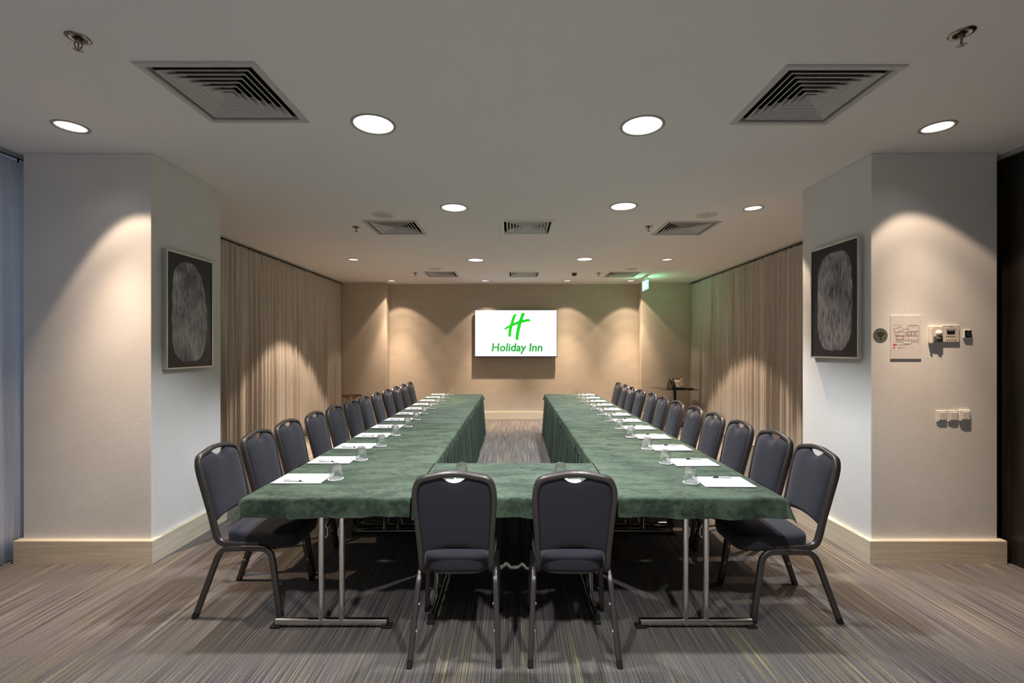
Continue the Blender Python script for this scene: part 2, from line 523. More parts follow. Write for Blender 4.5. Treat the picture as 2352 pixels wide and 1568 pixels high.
wl = MB(); wl.box(ROOM_X0 - 0.12, ROOM_X0, ROOM_Y0, -0.4, 0, H + 0.3); wl.box(ROOM_X0 - 0.12, ROOM_X0, 3.6, Y_BACK + 0.2, 0, H + 0.3)
wl.box(ROOM_X0 - 0.12, ROOM_X0, -0.4, 3.6, 2.75, H + 0.3); wl.box(ROOM_X0 - 0.12, ROOM_X0, -0.4, 3.6, 0, 0.12)
struct('wall_left', wl, M['wall'], 'left side wall behind the long curtains')
wf = thing('window_1', 'tall window behind the pale curtain at the left edge', None, (ROOM_X0 - 0.06, 0, 0)); wf['kind'] = 'structure'
fr = MB()
for y in (-0.40, 0.57, 1.57, 2.57, 3.55):
    fr.box(-0.04, 0.04, y, y + 0.05, 0.12, 2.75)
fr.box(-0.04, 0.04, -0.4, 3.6, 2.70, 2.75); fr.box(-0.04, 0.04, -0.4, 3.6, 0.12, 0.17)
fr.build('window_frame', M['alu'], wf)
struct('wall_right', MB().box(ROOM_X1, ROOM_X1 + 0.12, ROOM_Y0, Y_BACK + 0.2, 0, H + 0.3), M['wall'], 'right side wall behind the long curtains')
struct('wall_back', MB().box(-X_REC, X_REC, Y_BACK, Y_BACK + 0.2, 0, H + 0.3), M['wall_back'], 'recessed beige wall carrying the screen')
struct('wall_back_left', MB().box(ROOM_X0, -X_REC, Y_SIDE, Y_BACK + 0.2, 0, H + 0.3), M['wall_back'], 'beige wall pier at the far left corner', bevel=0.004)
struct('wall_back_right', MB().box(X_REC, ROOM_X1, Y_SIDE, Y_BACK + 0.2, 0, H + 0.3), M['wall_back'], 'beige wall pier at the far right corner', bevel=0.004)
struct('wall_rear', MB().box(ROOM_X0 - 0.12, ROOM_X1 + 0.12, ROOM_Y0 - 0.12, ROOM_Y0, 0, H + 0.3), M['wall_rear'], 'taupe wall behind the viewer')
PL, PR = (-3.535, -2.612, 3.325, 4.115), (2.575, 3.485, 3.325, 4.115)
struct('wall_left_pillar', MB().box(PL[0], PL[1], PL[2], PL[3], 0, H), M['wall'], 'wide white pillar on the left carrying a framed picture', bevel=0.006)
struct('wall_right_pillar', MB().box(PR[0], PR[1], PR[2], PR[3], 0, H), M['wall'], 'wide white pillar on the right carrying switches and a plan', bevel=0.006)
struct('wall_right_panel', MB().box(3.56, 3.64, ROOM_Y0, 4.1, 0, H - 0.03), M['timber_dark'], 'dark timber panel wall at the right edge')
struct('trim_1', MB().box(3.535, 3.64, ROOM_Y0, 4.1, H - 0.03, H), M['rail_edge'], 'pale metal track over the dark timber panel', bevel=0.003)

def skirting_ring(x0, x1, y0, y1, t=0.034, h=0.168):
    mb = MB()
    o = (x0 - t, x1 + t, y0 - t, y1 + t)
    prof = [(0.0, 0.0), (t, 0.0), (t, h - 0.006), (t - 0.006, h), (0.0, h)]
    corners = [(x0, y0, -1, -1), (x1, y0, 1, -1), (x1, y1, 1, 1), (x0, y1, -1, 1)]
    vs, fs = [], []
    n = len(prof)
    for cx, cy, sx, sy in corners:
        for d, z in prof: vs.append((cx + sx * d, cy + sy * d, z))
    for k in range(4):
        k2 = (k + 1) % 4
        for j in range(n):
            j2 = (j + 1) % n
            fs.append((k * n + j, k2 * n + j, k2 * n + j2, k * n + j2))
    return mb.add(vs, fs)
struct('baseboard_left_pillar', skirting_ring(*PL), M['baseboard'], 'pale oak baseboard around the left pillar')
struct('baseboard_right_pillar', skirting_ring(*PR), M['baseboard'], 'pale oak baseboard around the right pillar')
struct('baseboard_back', MB().box(-X_REC + 0.02, X_REC - 0.02, Y_BACK - 0.025, Y_BACK, 0, 0.168), M['baseboard'], 'pale oak baseboard under the screen', bevel=0.004)
struct('baseboard_back_left', MB().box(ROOM_X0 + 0.3, -X_REC, Y_SIDE - 0.025, Y_SIDE, 0, 0.168), M['baseboard'], 'pale oak baseboard at the far left corner', bevel=0.004)
struct('baseboard_back_right', MB().box(X_REC, ROOM_X1 - 0.3, Y_SIDE - 0.025, Y_SIDE, 0, 0.168), M['baseboard'], 'pale oak baseboard at the far right corner', bevel=0.004)

# ------------------------------------------------------------------ ceiling lamps
def downlight_master(r, lens, name):
    t = thing(name, '', 'ceiling lamp')
    mb = MB().lathe([(r - 0.002, 0.004), (r - 0.001, -0.003), (r + 0.006, -0.006), (r + 0.014, -0.0045), (r + 0.018, 0.0)], 40)
    mb.build('trim_ring', M['trim'], t, 60)
    hgt = 0.115 if r > 0.1 else 0.095
    rf = MB().lathe([(r - 0.001, 0.0), (r * 0.97, hgt * 0.3), (r * 0.90, hgt * 0.65), (r * 0.78, hgt)], 40)
    rf.build('reflector', M['reflector'], t, 60)
    ln = MB().lathe([(0.0005, hgt - 0.016), (r * 0.5, hgt - 0.012), (r * 0.79, hgt)], 32, cap1=True)
    ln.build('lamp_lens', lens, t, 60)
    return t
def add_spot(t, power, col, half, blend, rad, tilt=(0, 0), up=0.06):
    d = bpy.data.lights.new('lamp_light', 'SPOT')
    d.energy = power; d.color = col; d.spot_size = R(2 * half); d.spot_blend = blend; d.shadow_soft_size = rad
    o = bpy.data.objects.new('lamp_light', d); COL.objects.link(o)
    o.parent = t; o.location = (0, 0, up)
    v = Vector((math.tan(R(tilt[0])), math.tan(R(tilt[1])), -1))
    o.rotation_euler = Vector((0, 0, -1)).rotation_difference(v).to_euler()
mbig = downlight_master(R_BIG, M['lens_big'], 'ceiling_downlight')
msml = downlight_master(R_SMALL, M['lens_small'], 'small_downlight')
big_lab = ['large round downlight above the near left tables, left of the centre line', 'large round downlight above the near right tables, right of the centre line',
           'large round downlight in the middle row, left of the two', 'large round downlight in the middle row, right of the two',
           'large round downlight in the far row, left of the two', 'large round downlight in the far row, right of the two',
           'large round downlight overhead out of view, left', 'large round downlight overhead out of view, right',
           'added unseen downlight behind the viewer that brightens the ceiling, left', 'added unseen downlight behind the viewer that brightens the ceiling, right']
for i, (x, y) in enumerate(big_xy):
    t = mbig if i == 0 else copy_tree(mbig)
    t.location = (x, y, H); tag(t, big_lab[i], 'ceiling lamp', 'large downlights')
sml_lab = ['small round downlight in front of the left pillar', 'small round downlight in front of the right pillar',
           'small round downlight beside the round ceiling speaker on the right', 'small round downlight near the left curtain, level with the far row of large lamps',
           'small round downlight near the right curtain, level with the far row of large lamps',
           'small downlight by the far wall, leftmost of four', 'small downlight by the far wall, just left of the screen',
           'small downlight by the far wall, just right of the screen', 'small downlight by the far wall, rightmost of four beside the exit sign']
sml_tilt = [(10, 0), (12, 0), (0, 0), (0, 0), (0, 0), (5, 0), (0, 0), (2, 0), (1, 0)]
smalls = []
for i, (x, y) in enumerate(small_xy):
    t = msml if i == 0 else copy_tree(msml)
    t.location = (x, y, H); tag(t, sml_lab[i], 'ceiling lamp', 'small downlights'); smalls.append(t)
for i, t in enumerate(smalls):
    pw = [32, 25, 100, 220, 200, 33, 30, 30, 32][i]
    add_spot(t, pw, WARM, 39 if i < 2 else 41 if i < 5 else 43, 0.22, 0.02, sml_tilt[i], 0.05)          # wide halo of the reflector
    mid = [58, 54, 150, 240, 210, 74, 68, 68, 74][i]
    add_spot(t, mid, WARM, 30 if i < 5 else 36, 0.8, 0.02, sml_tilt[i], 0.05)                           # body of the beam
    core = [140, 150, 250, 1100, 1100, 360, 340, 340, 360][i]
    add_spot(t, core, WARM, 27 if i == 0 else 22 if i < 5 else 26, 1.0, 0.02, (sml_tilt[i][0] * (0.0 if i == 0 else 0.5), 0), 0.05)            # bright centre of the beam
for o in [o for o in COL.objects if o.get('group') == 'large downlights']:
    far = o.location.y
    add_spot(o, P_BIG * (4.0 if far < 0 else 0.85 if far < 1 else 1.3 if far > 7 else 1.0), COOL, 52, 0.4, 0.05, (0, 0), 0.03)

# ------------------------------------------------------------------ air vents
def vent_master(light):
    t = thing('air_vent', '', 'vent')
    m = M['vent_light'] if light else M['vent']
    fl = MB()
    o_, i_ = 0.303, 0.266
    prof = [(o_, 0.0), (o_, -0.005), (o_ - 0.006, -0.010), (i_ + 0.004, -0.010), (i_, -0.004), (i_, 0.02)]
    def ring(prof):
        vs, fs = [], []; n = len(prof)
        for sx, sy in ((-1, -1), (1, -1), (1, 1), (-1, 1)):
            for r, z in prof: vs.append((sx * r, sy * r, z))
        for k in range(4):
            k2 = (k + 1) % 4
            for j in range(n - 1):
                fs.append((k * n + j, k2 * n + j, k2 * n + j + 1, k * n + j + 1))
        return vs, fs
    fl.add(*ring(prof)); fl.build('vent_frame', m, t)
    for k in range(6):
        r = 0.238 - k * 0.036
        th = 0.0035
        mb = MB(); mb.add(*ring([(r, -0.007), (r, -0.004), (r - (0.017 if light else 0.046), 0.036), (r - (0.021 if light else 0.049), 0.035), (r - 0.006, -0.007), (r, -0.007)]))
        mb.build('louvre_ring', m, t)
    cp = MB(); cp.add([(-0.030, -0.030, -0.004), (0.030, -0.030, -0.004), (0.030, 0.030, -0.004), (-0.030, 0.030, -0.004), (0, 0, 0.034)], [(0, 1, 4), (1, 2, 4), (2, 3, 4), (3, 0, 4)])
    cp.build('centre_cone', m, t)
    pl = MB(); h, top = 0.27, 0.16
    pl.add([(-h, -h, 0.0), (h, -h, 0.0), (h, h, 0.0), (-h, h, 0.0), (-h, -h, top), (h, -h, top), (h, h, top), (-h, h, top)],
           [(0, 1, 5, 4), (1, 2, 6, 5), (2, 3, 7, 6), (3, 0, 4, 7), (4, 5, 6, 7)])
    pl.build('plenum_box', M['plenum'], t)
    return t
vd, vl = vent_master(False), vent_master(True)
vent_lab = ['grey square ceiling vent nearest on the left', 'grey square ceiling vent nearest on the right', 'grey square ceiling vent in the middle row, left',
            'pale square ceiling vent in the middle row, centre', 'grey square ceiling vent in the middle row, right', 'grey square ceiling vent in the far row, left',
            'pale square ceiling vent in the far row, centre', 'grey square ceiling vent in the far row, right by the exit sign']
used = set()
for i, (x, y) in enumerate(VENTS):
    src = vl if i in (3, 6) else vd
    t = src if src.name not in used else copy_tree(src)
    used.add(src.name)
    t.location = (x, y, H); tag(t, vent_lab[i], 'vent', 'square ceiling vents')

# ------------------------------------------------------------------ sprinklers, speakers, detector
def sprinkler_master():
    t = thing('sprinkler', '', 'sprinkler')
    MB().lathe([(0.020, -0.002), (0.030, -0.006), (0.040, -0.006), (0.047, -0.003), (0.049, 0.0)], 28).build('escutcheon', M['sprinkler'], t, 50)
    MB().lathe([(0.0005, -0.001), (0.03, -0.001)], 24).build('recess', M['black'], t)
    MB().lathe([(0.012, 0.0), (0.012, -0.018), (0.008, -0.022)], 16, cap1=True).build('body', M['sprinkler'], t, 40)
    for s in (-1, 1):
        MB().tube(smooth_path([(s * 0.010, 0, -0.018), (s * 0.015, 0, -0.030), (s * 0.010, 0, -0.044), (s * 0.002, 0, -0.052)], 4), circ_sec(0.0028, 8), (0, 1, 0)).build('yoke_arm', M['sprinkler'], t, 60)
    MB().cyl((0, 0, -0.02), (0, 0, -0.05), 0.0025, 8).build('bulb', mat('red_bulb', (0.25, 0.02, 0.02), 0.2), t, 40)
    df = MB()
    n = 24
    poly = []
    for i in range(n):
        a = 2 * math.pi * i / n
        r = 0.0185 if i % 2 == 0 else 0.0145
        poly.append((r * math.cos(a), r * math.sin(a)))
    df.prism(poly, -0.056, -0.0535); df.lathe([(0.006, -0.0565), (0.003, -0.060)], 12, cap1=True)
    df.build('deflector', M['sprinkler'], t)
    return t
sp0 = sprinkler_master()
sp_lab = ['chrome sprinkler head nearest on the left ceiling', 'chrome sprinkler head nearest on the right ceiling', 'sprinkler head left of the middle row of vents',
          'sprinkler head right of centre beside the middle right vent', 'sprinkler head beside the far left vent', 'sprinkler head beside the far right vent']
for i, p in enumerate([(180, 87), (2209, 76), (818, 521), (1490, 520), (954, 627), (1375, 627)]):
    t = sp0 if i == 0 else copy_tree(sp0)
    x, y = on_ceiling(*p); t.location = (x, y, H); t.rotation_euler.z = i * 0.7 + 0.3
    tag(t, sp_lab[i], 'sprinkler', 'ceiling sprinklers')
def speaker_master():
    t = thing('ceiling_speaker', '', 'speaker')
    MB().lathe([(0.102, -0.003), (0.106, -0.008), (0.118, -0.006), (0.122, 0.0)], 40).build('bezel', M['speaker_ring'], t, 50)
    MB().lathe([(0.0005, -0.0085), (0.06, -0.008), (0.103, -0.004)], 40).build('grille', M['speaker'], t, 60)
    MB().box(-0.016, 0.016, -0.004, 0.004, -0.0098, -0.0075).build('badge', M['device_dark'], t)
    return t
k0 = speaker_master()
for i, (p, lab) in enumerate([((880, 493), 'round flush ceiling speaker beside the middle left vent'), ((1623, 493), 'round flush ceiling speaker beside the middle right vent'),
                              ((1000, 617), 'round flush ceiling speaker beside the far left vent'), ((1450, 617), 'round flush ceiling speaker beside the far right vent')]):
    t = k0 if i == 0 else copy_tree(k0)
    x, y = on_ceiling(*p); t.location = (x, y, H); tag(t, lab, 'speaker', 'ceiling speakers')
x, y = on_ceiling(1319, 627)
t = thing('smoke_detector', 'small dark smoke detector between far vents', 'smoke detector', (x, y, H))
MB().lathe([(0.052, 0), (0.052, -0.018), (0.048, -0.022)], 28, cap1=True).build('base', M['device_dark'], t, 40)
MB().lathe([(0.040, -0.022), (0.042, -0.040), (0.034, -0.050), (0.012, -0.053)], 28, cap1=True).build('head', mat('dark_plastic', (0.05, 0.045, 0.045), 0.5), t, 40)

# ------------------------------------------------------------------ exit sign
t = thing('exit_sign', 'lit green exit sign hanging from the ceiling near the far right corner', 'sign', (2.56, 8.975, 0))
MB().box(-0.012, 0.012, -0.17, 0.17, H - 0.012, H).build('ceiling_bracket', M['vent'], t, bevel=0.002)
for s in (-0.12, 0.12):
    MB().cyl((0, s, H - 0.01), (0, s, 2.88), 0.005, 8).build('hanger_rod', M['vent'], t)
MB().box(-0.018, 0.018, -0.19, 0.19, 2.855, 2.89).build('housing', M['vent_light'], t, bevel=0.003)
pan = MB().box(-0.006, 0.006, -0.19, 0.19, 2.685, 2.855).build('sign_panel', M['exit_green'], t, bevel=0.001)
for s in (-1, 1):
    pg = MB()
    fx = lambda a, b, z, s=s: (s * (0.0065 + z), a, b)
    pg.prism([(0.05, 2.70), (0.15, 2.70), (0.15, 2.835), (0.05, 2.835)], 0, 0.0006, fx)          # doorway
    pg.prism([(-0.16, 2.765), (-0.12, 2.80), (-0.12, 2.778), (-0.06, 2.778), (-0.06, 2.752), (-0.12, 2.752), (-0.12, 2.73)], 0, 0.0006, fx)  # arrow
    pg.prism([(0.005, 2.71), (0.02, 2.71), (0.03, 2.75), (0.035, 2.80), (0.015, 2.80), (-0.005, 2.76)], 0, 0.0006, fx)   # runner body
    pg.prism([(0.02 + 0.014 * math.cos(a), 2.822 + 0.014 * math.sin(a)) for a in [i * math.pi / 6 for i in range(12)]], 0, 0.0006, fx)
    pg.build('pictogram', M['exit_white'], pan)

# ------------------------------------------------------------------ curtains and rails
def wave(seed):
    rnd = random.Random(seed)
    ph = [rnd.uniform(0, 6.28) for _ in range(6)]
    return lambda y: (math.sin(2 * math.pi * y / 0.125 + 1.5 * math.sin(2 * math.pi * y / 0.83 + ph[0]) + ph[1]) * (0.62 + 0.38 * math.sin(2 * math.pi * y / 0.57 + ph[2]))
                      + 0.45 * math.sin(2 * math.pi * y / 0.071 + 2.0 * math.sin(2 * math.pi * y / 0.41 + ph[3]) + ph[4]))
def curtain(label, x, y0, y1, seed, m, amp=0.040, z0=0.018, ztop=H - 0.030, sag=0.0):
    w = wave(seed); wt = wave(seed + 50)
    nu = max(20, int((y1 - y0) / 0.0085)); nv = 22
    rnd = random.Random(seed + 3)
    hemph = rnd.uniform(0, 6)
    zs = [0, .008, .02, .03, .034] + [0.034 + (1 - 0.034) * k / 16 for k in range(1, 17)] + [1.0]
    nv = len(zs)
    def fn(u, v):
        tz = zs[round(v * (nv - 1))]
        yy = y0 + (y1 - y0) * u
        low = min(1, tz * 1.6)
        a = amp * (0.45 + 0.55 * low)
        dx = a * ((1 - 0.65 * (1 - low)) * w(yy + 0.05 * tz * math.sin(yy * 2.1 + seed)) + 0.65 * (1 - low) * wt(yy))
        if tz < 0.03: dx *= 0.55 + 0.3 * math.sin(yy * 160)
        zz = ztop + (z0 - ztop) * tz
        if tz > 0.999: zz += 0.008 * math.sin(yy * 9 + hemph)
        if tz < 0.05: zz -= (1 - tz / 0.05) * (0.006 + 0.006 * math.sin(yy * 33 + seed) + sag * (0.5 + 0.5 * math.sin(yy * 5 + seed)))
        return (x + dx, yy + 0.010 * math.cos(yy * 45 + seed) * low, zz)
    t = thing('curtain', label, 'curtain', (0, 0, 0), 0, 'floor-length curtains')
    MB().grid(nu, nv, fn).build('curtain_cloth', m, t, 180, fix=False)
    hk = MB()
    k = y0 + 0.05
    while k < y1 - 0.02:
        hk.box(x - 0.003, x + 0.003, k - 0.004, k + 0.004, ztop - 0.02, H - 0.017)
        k += 0.125
    hk.build('glider_hooks', M['rail'], t)['kind'] = 'stuff'
XL, XR = -3.66, 3.76
curtain('pale blue-grey curtain at the left edge in front of the pillar', -3.625, 0.2, 4.18, 11, M['curtain_blue'], 0.038)
curtain('taupe curtain on the left, section nearest the left pillar', XL, 4.2, 6.70, 12, M['curtain'], sag=0.008)
curtain('taupe curtain on the left, middle section', XL, 6.715, 8.50, 13, M['curtain'], sag=0.012)
curtain('taupe curtain on the left, far section by the round side table', XL, 8.51, 9.76, 14, M['curtain'], sag=0.008)
curtain('taupe curtain on the right, section nearest the right pillar', XR, 4.2, 6.52, 15, M['curtain'], sag=0.008)
curtain('taupe curtain on the right, middle section', XR, 6.53, 8.4, 16, M['curtain'], sag=0.01)
curtain('taupe curtain on the right, far section behind the telephone table', XR, 8.41, 9.76, 17, M['curtain'], sag=0.008)
for nm, xx, ya, yb, lab in (('curtain_rail', -3.625, 0.0, 4.12, 'dark ceiling rail of the pale curtain at left edge'), ('curtain_rail', XL, 4.13, Y_SIDE, 'long dark ceiling rail over the left curtains'),
                            ('curtain_rail', XR, 4.13, Y_SIDE, 'long dark ceiling rail over the right curtains')):
    t = thing(nm, lab, 'curtain rail', (xx, 0, H), 0, 'curtain rails')
    MB().box(-0.03, 0.03, ya, yb, -0.016, 0.0).build('track', M['rail'], t)
    s = 1 if xx < 0 else -1
    MB().box(s * 0.03 if s > 0 else -0.042, 0.042 if s > 0 else -0.03, ya, yb, -0.024, 0.0).build('track_edge', M['rail_edge'], t, bevel=0.002)

# ------------------------------------------------------------------ chairs
def chair_master():
    t = thing('banquet_chair', '', 'chair')
    half = [(0.180, 0.10, 0.404), (0.178, -0.04, 0.405), (0.176, -0.10, 0.409), (0.175, -0.137, 0.430), (0.1755, -0.155, 0.475), (0.1785, -0.173, 0.56),
            (0.184, -0.194, 0.65), (0.189, -0.213, 0.73), (0.192, -0.2305, 0.80), (0.1915, -0.239, 0.836), (0.187, -0.246, 0.865), (0.173, -0.2535, 0.896), (0.149, -0.2575, 0.9125), (0.112, -0.2595, 0.9215), (0.058, -0.262, 0.9325), (0.020, -0.263, 0.9365), (0.0, -0.263, 0.9365)]
    full = half + [(-x, y, z) for x, y, z in reversed(half[:-1])]
    MB().tube(smooth_path(full, 4), rect_sec(0.0135, 0.0175, 0.007), (1, 0, 0)).build('back_frame', M['frame_metal'], t, 50)
    # padded back
    lean = lambda z: -0.155 - (z - 0.475) * (0.108 / 0.4615)
    prof = [(p[2], p[0]) for p in half[4:]]
    def hw(z):
        for (za, xa), (zb, xb) in zip(prof, prof[1:]):
            if za <= z <= zb: return xa + (xb - xa) * (z - za) / max(1e-6, zb - za)
        return prof[0][1] if z < prof[0][0] else 0.0
    def frame_z(x):
        x = abs(x)
        pts = half[7:]
        for (xa, _, za), (xb, _, zb) in zip(pts, pts[1:]):
            if xb <= x <= xa: return za + (zb - za) * (xa - x) / max(1e-6, xa - xb)
        return 0.75
    def top(x):
        z = frame_z(x) - 0.011
        a = abs(x)
        if a < 0.058: z = min(z, 0.888 + 0.028 * (a / 0.058) ** 2.2)
        return z
    def bot(x):
        return 0.520 + 0.030 * (1 - (x / 0.185) ** 2)
    nu, nv = 29, 22
    def xy(u, v):
        a = (u * 2 - 1)
        x = a * 0.184
        for _ in range(3):
            zb_, zt = bot(x), top(x)
            z = zb_ + (zt - zb_) * v
            x = a * max(0.05, hw(min(z, 0.83)) - 0.011)
        zb_, zt = bot(x), top(x)
        z = zb_ + (zt - zb_) * v
        return x, z
    def dome(u, v, px=3.2, pv=3.0):
        e = (1 - abs(2 * u - 1) ** px) * (1 - abs(2 * v - 1) ** (pv + 3))
        return max(0.0, e) ** 0.5
    mb = MB()
    def front(u, v):
        x, z = xy(u, v)
        return (x, lean(z) + 0.006 + 0.034 * dome(u, v) - 0.010 * (x / 0.19) ** 2 * 0, z)
    def back(u, v):
        x, z = xy(u, v)
        return (x, lean(z) - 0.004 - 0.009 * dome(u, v), z)
    mb.grid(nu, nv, front); mb.grid(nu, nv, back, True)
    o = nu * nv
    rim = [i for i in range(nu)] + [j * nu + nu - 1 for j in range(1, nv)] + [(nv - 1) * nu + i for i in range(nu - 2, -1, -1)] + [j * nu for j in range(nv - 2, 0, -1)]
    for a, b in zip(rim, rim[1:] + rim[:1]):
        mb.f.append((a, b, b + o, a + o))
    mb.build('backrest', M['fabric'], t, 60)
    # seat cushion
    def outline(k, n=44):
        a = 2 * math.pi * k / n
        c, s = math.cos(a), math.sin(a)
        ex = 0.42
        x = math.copysign(abs(c) ** ex, c); y = math.copysign(abs(s) ** ex, s)
        w = 0.192 + 0.012 * y
        return x * w, 0.095 + y * 0.215
    n = 44
    sp = [(0.90, 0.389), (0.965, 0.393), (0.995, 0.415), (1.0, 0.452), (0.985, 0.468), (0.93, 0.477), (0.8, 0.482), (0.55, 0.486), (0.25, 0.488)]
    vs, fs = [], []
    for sc_, z in sp:
        for k in range(n):
            x, y = outline(k)
            fall = max(0, (y - 0.12) / 0.19) ** 2 * 0.012
            vs.append((x * sc_, 0.095 + (y - 0.095) * sc_, z - fall * (1 if z > 0.45 else 0.9)))
    for j in range(len(sp) - 1):
        for k in range(n):
            k2 = (k + 1) % n
            fs.append((j * n + k, j * n + k2, (j + 1) * n + k2, (j + 1) * n + k))
    fs.append(tuple(range((len(sp) - 1) * n, len(sp) * n))); fs.append(tuple(reversed(range(n))))
    MB().add(vs, fs).build('seat', M['fabric'], t, 60)
    pan = MB(); vs = []
    pan.prism([(outline(k)[0] * 0.86, 0.095 + (outline(k)[1] - 0.095) * 0.93) for k in range(n)], 0.381, 0.391)
    pan.build('seat_pan', M['frame_metal'], t)
    # arched leg frames, split at mid span into rear and front leg
    sec = rect_sec(0.0135, 0.0155, 0.006)
    for s in (-1, 1):
        rear = [(s * 0.215, -0.243, 0.012), (s * 0.205, -0.185, 0.18), (s * 0.197, -0.135, 0.325), (s * 0.194, -0.112, 0.366), (s * 0.192, -0.078, 0.384), (s * 0.192, 0.03, 0.388)]
        frnt = [(s * 0.215, 0.236, 0.012), (s * 0.205, 0.207, 0.18), (s * 0.196, 0.182, 0.325), (s * 0.194, 0.165, 0.362), (s * 0.192, 0.130, 0.384), (s * 0.192, 0.03, 0.388)]
        for path in (rear, frnt):
            lg = MB().tube(smooth_path(path, 4), sec, (1, 0, 0)).build('leg', M['frame_metal'], t, 50)
            p0 = Vector(path[0]); d = (Vector(path[1]) - p0).normalized()
            MB().tube([p0 - d * 0.0125, p0 + d * 0.022], rect_sec(0.0135, 0.0165, 0.006), (1, 0, 0)).build('foot_cap', M['black'], lg, 50)
            for f in (0.42, 0.78):
                q = Vector(path[0]).lerp(Vector(path[2]), f)
                dirn = -1 if path is rear else 1
                MB().lathe([(0.007, 0), (0.007, 0.004), (0.004, 0.007)], 10, (q.x - s * 0.011, q.y, q.z), False, True, (-s, 0, 0)).build('stacking_stud', M['stud'], lg, 40)
    br = MB().tube([(-0.19, 0.0, 0.386), (0.19, 0.0, 0.386)], rect_sec(0.010, 0.010, 0.004), (0, 0, 1))
    br.build('cross_bar', M['frame_metal'], t, 50)
    return t
ch0 = chair_master()
first = [True]
def place_chair(x, y, rz, label, group):
    t = ch0 if first[0] else copy_tree(ch0)
    first[0] = False
    t.location = (x, y, 0); t.rotation_euler = (0, 0, rz)
    return tag(t, label, 'chair', group)
LEFT_TOPS = [(500, 1017), (591, 985), (662, 962), (721, 942), (768, 930), (806, 918), (836, 907), (859, 900), (884, 893), (903, 887), (920, 881.5), (935, 876)]
rnd = random.Random(5)
for i in range(12):
    y = 2.85 + 0.4905 * i + rnd.uniform(-0.008, 0.008)
    x = -1.575 if i == 0 else -1.615 + rnd.uniform(-0.012, 0.012)
    place_chair(x, y, R(-90) + R(rnd.uniform(-1.6, 1.6)), f'charcoal banquet chair, {ORD[i]} from the camera in the row left of the tables', 'chairs along the left tables')
for i in range(12):
    y = 2.80 + 0.4865 * i + rnd.uniform(-0.008, 0.008)
    x = 1.585 if i == 0 else 1.61 + rnd.uniform(-0.012, 0.012)
    place_chair(x, y, R(90) + R(rnd.uniform(-1.6, 1.6)), f'charcoal banquet chair, {ORD[i]} from the camera in the row right of the tables', 'chairs along the right tables')
place_chair(-0.290, 2.475, R(0.6), 'charcoal banquet chair seen from behind at the near end, left of the two', 'chairs at the near end')
place_chair(0.298, 2.475, R(-0.6), 'charcoal banquet chair seen from behind at the near end, right of the two', 'chairs at the near end')

# ------------------------------------------------------------------ tables
TZ = 0.735
T_Y0, T_L = 2.475, 1.42
X_OUT, X_IN = 1.455, 0.555
def table_master(length, width, inset):
    """local: length along y, width along x"""
    t = thing('folding_table', '', 'table')
    MB().box(-width / 2, width / 2, -length / 2 + 0.002, length / 2 - 0.002, 0.700, 0.7285).build('tabletop', M['board'], t, bevel=0.003)
    for e in (-1, 1):
        y = e * (length / 2 - inset)
        fl = width * 0.68 / 2
        ft = MB().tube([(-fl, y, 0.0305), (fl, y, 0.0305)], circ_sec(0.0205, 16), (0, 0, 1)).build('foot_bar', M['chrome'], t, 40)
        for s in (-1, 1):
            MB().box(s * fl - 0.028, s * fl + 0.028, y - 0.021, y + 0.021, 0.0, 0.014).build('rubber_pad', M['black'], ft, bevel=0.003)
            MB().tube([(s * fl, y, 0.0305), (s * (fl + 0.004), y, 0.0305)], circ_sec(0.0208, 16), (0, 0, 1)).build('end_cap', M['black'], ft, 40)
            lg = MB().tube([(s * 0.0565, y, 0.035), (s * 0.0565, y, 0.705)], circ_sec(0.0165, 16), (1, 0, 0)).build('leg', M['chrome'], t, 40)
            MB().tube(smooth_path([(s * 0.040, y - e * 0.012, 0.56), (s * 0.031, y - e * 0.014, 0.535), (s * 0.030, y - e * 0.014, 0.505), (s * 0.037, y - e * 0.013, 0.490), (s * 0.043, y - e * 0.012, 0.492)], 4), circ_sec(0.0035, 8), (0, 1, 0)).build('latch', M['alu'], lg, 60)
            MB().tube([(s * 0.040, y - e * 0.015, 0.53), (s * 0.030, y - e * 0.30, 0.698)], circ_sec(0.006, 8), (1, 0, 0)).build('brace', M['frame_metal'], t, 40)
        MB().box(-0.10, 0.10, y - 0.03, y + 0.03, 0.685, 0.701).build('leg_plate', M['black'], t, bevel=0.002)
        for s in (-1, 1):
            MB().box(s * (width / 2 - 0.13) - 0.02, s * (width / 2 - 0.13) + 0.02, y - e * 0.35 - 0.02, y - e * 0.35 + 0.02, 0.655, 0.701).build('stacking_block', M['black'], t, bevel=0.003)
    return t
tb0 = table_master(T_L, 0.90, 0.075)
xc = (X_OUT + X_IN) / 2
for side, sx in (('left', -1), ('right', 1)):
    for k in range(4):
        t = tb0 if (side == 'left' and k == 0) else copy_tree(tb0)
        t.location = (sx * xc, T_Y0 + T_L * (k + 0.5), 0)
        tag(t, f'folding table with chrome T legs under green cloth, {ORD[k]} from the camera on the {side}', 'table', 'folding tables')
tm = table_master(1.08, 0.75, 0.075)
tm.rotation_euler = (0, 0, R(90)); tm.location = (0, T_Y0 + 0.375, 0)
tag(tm, 'short folding table joining both rows at the near end', 'table', 'folding tables')

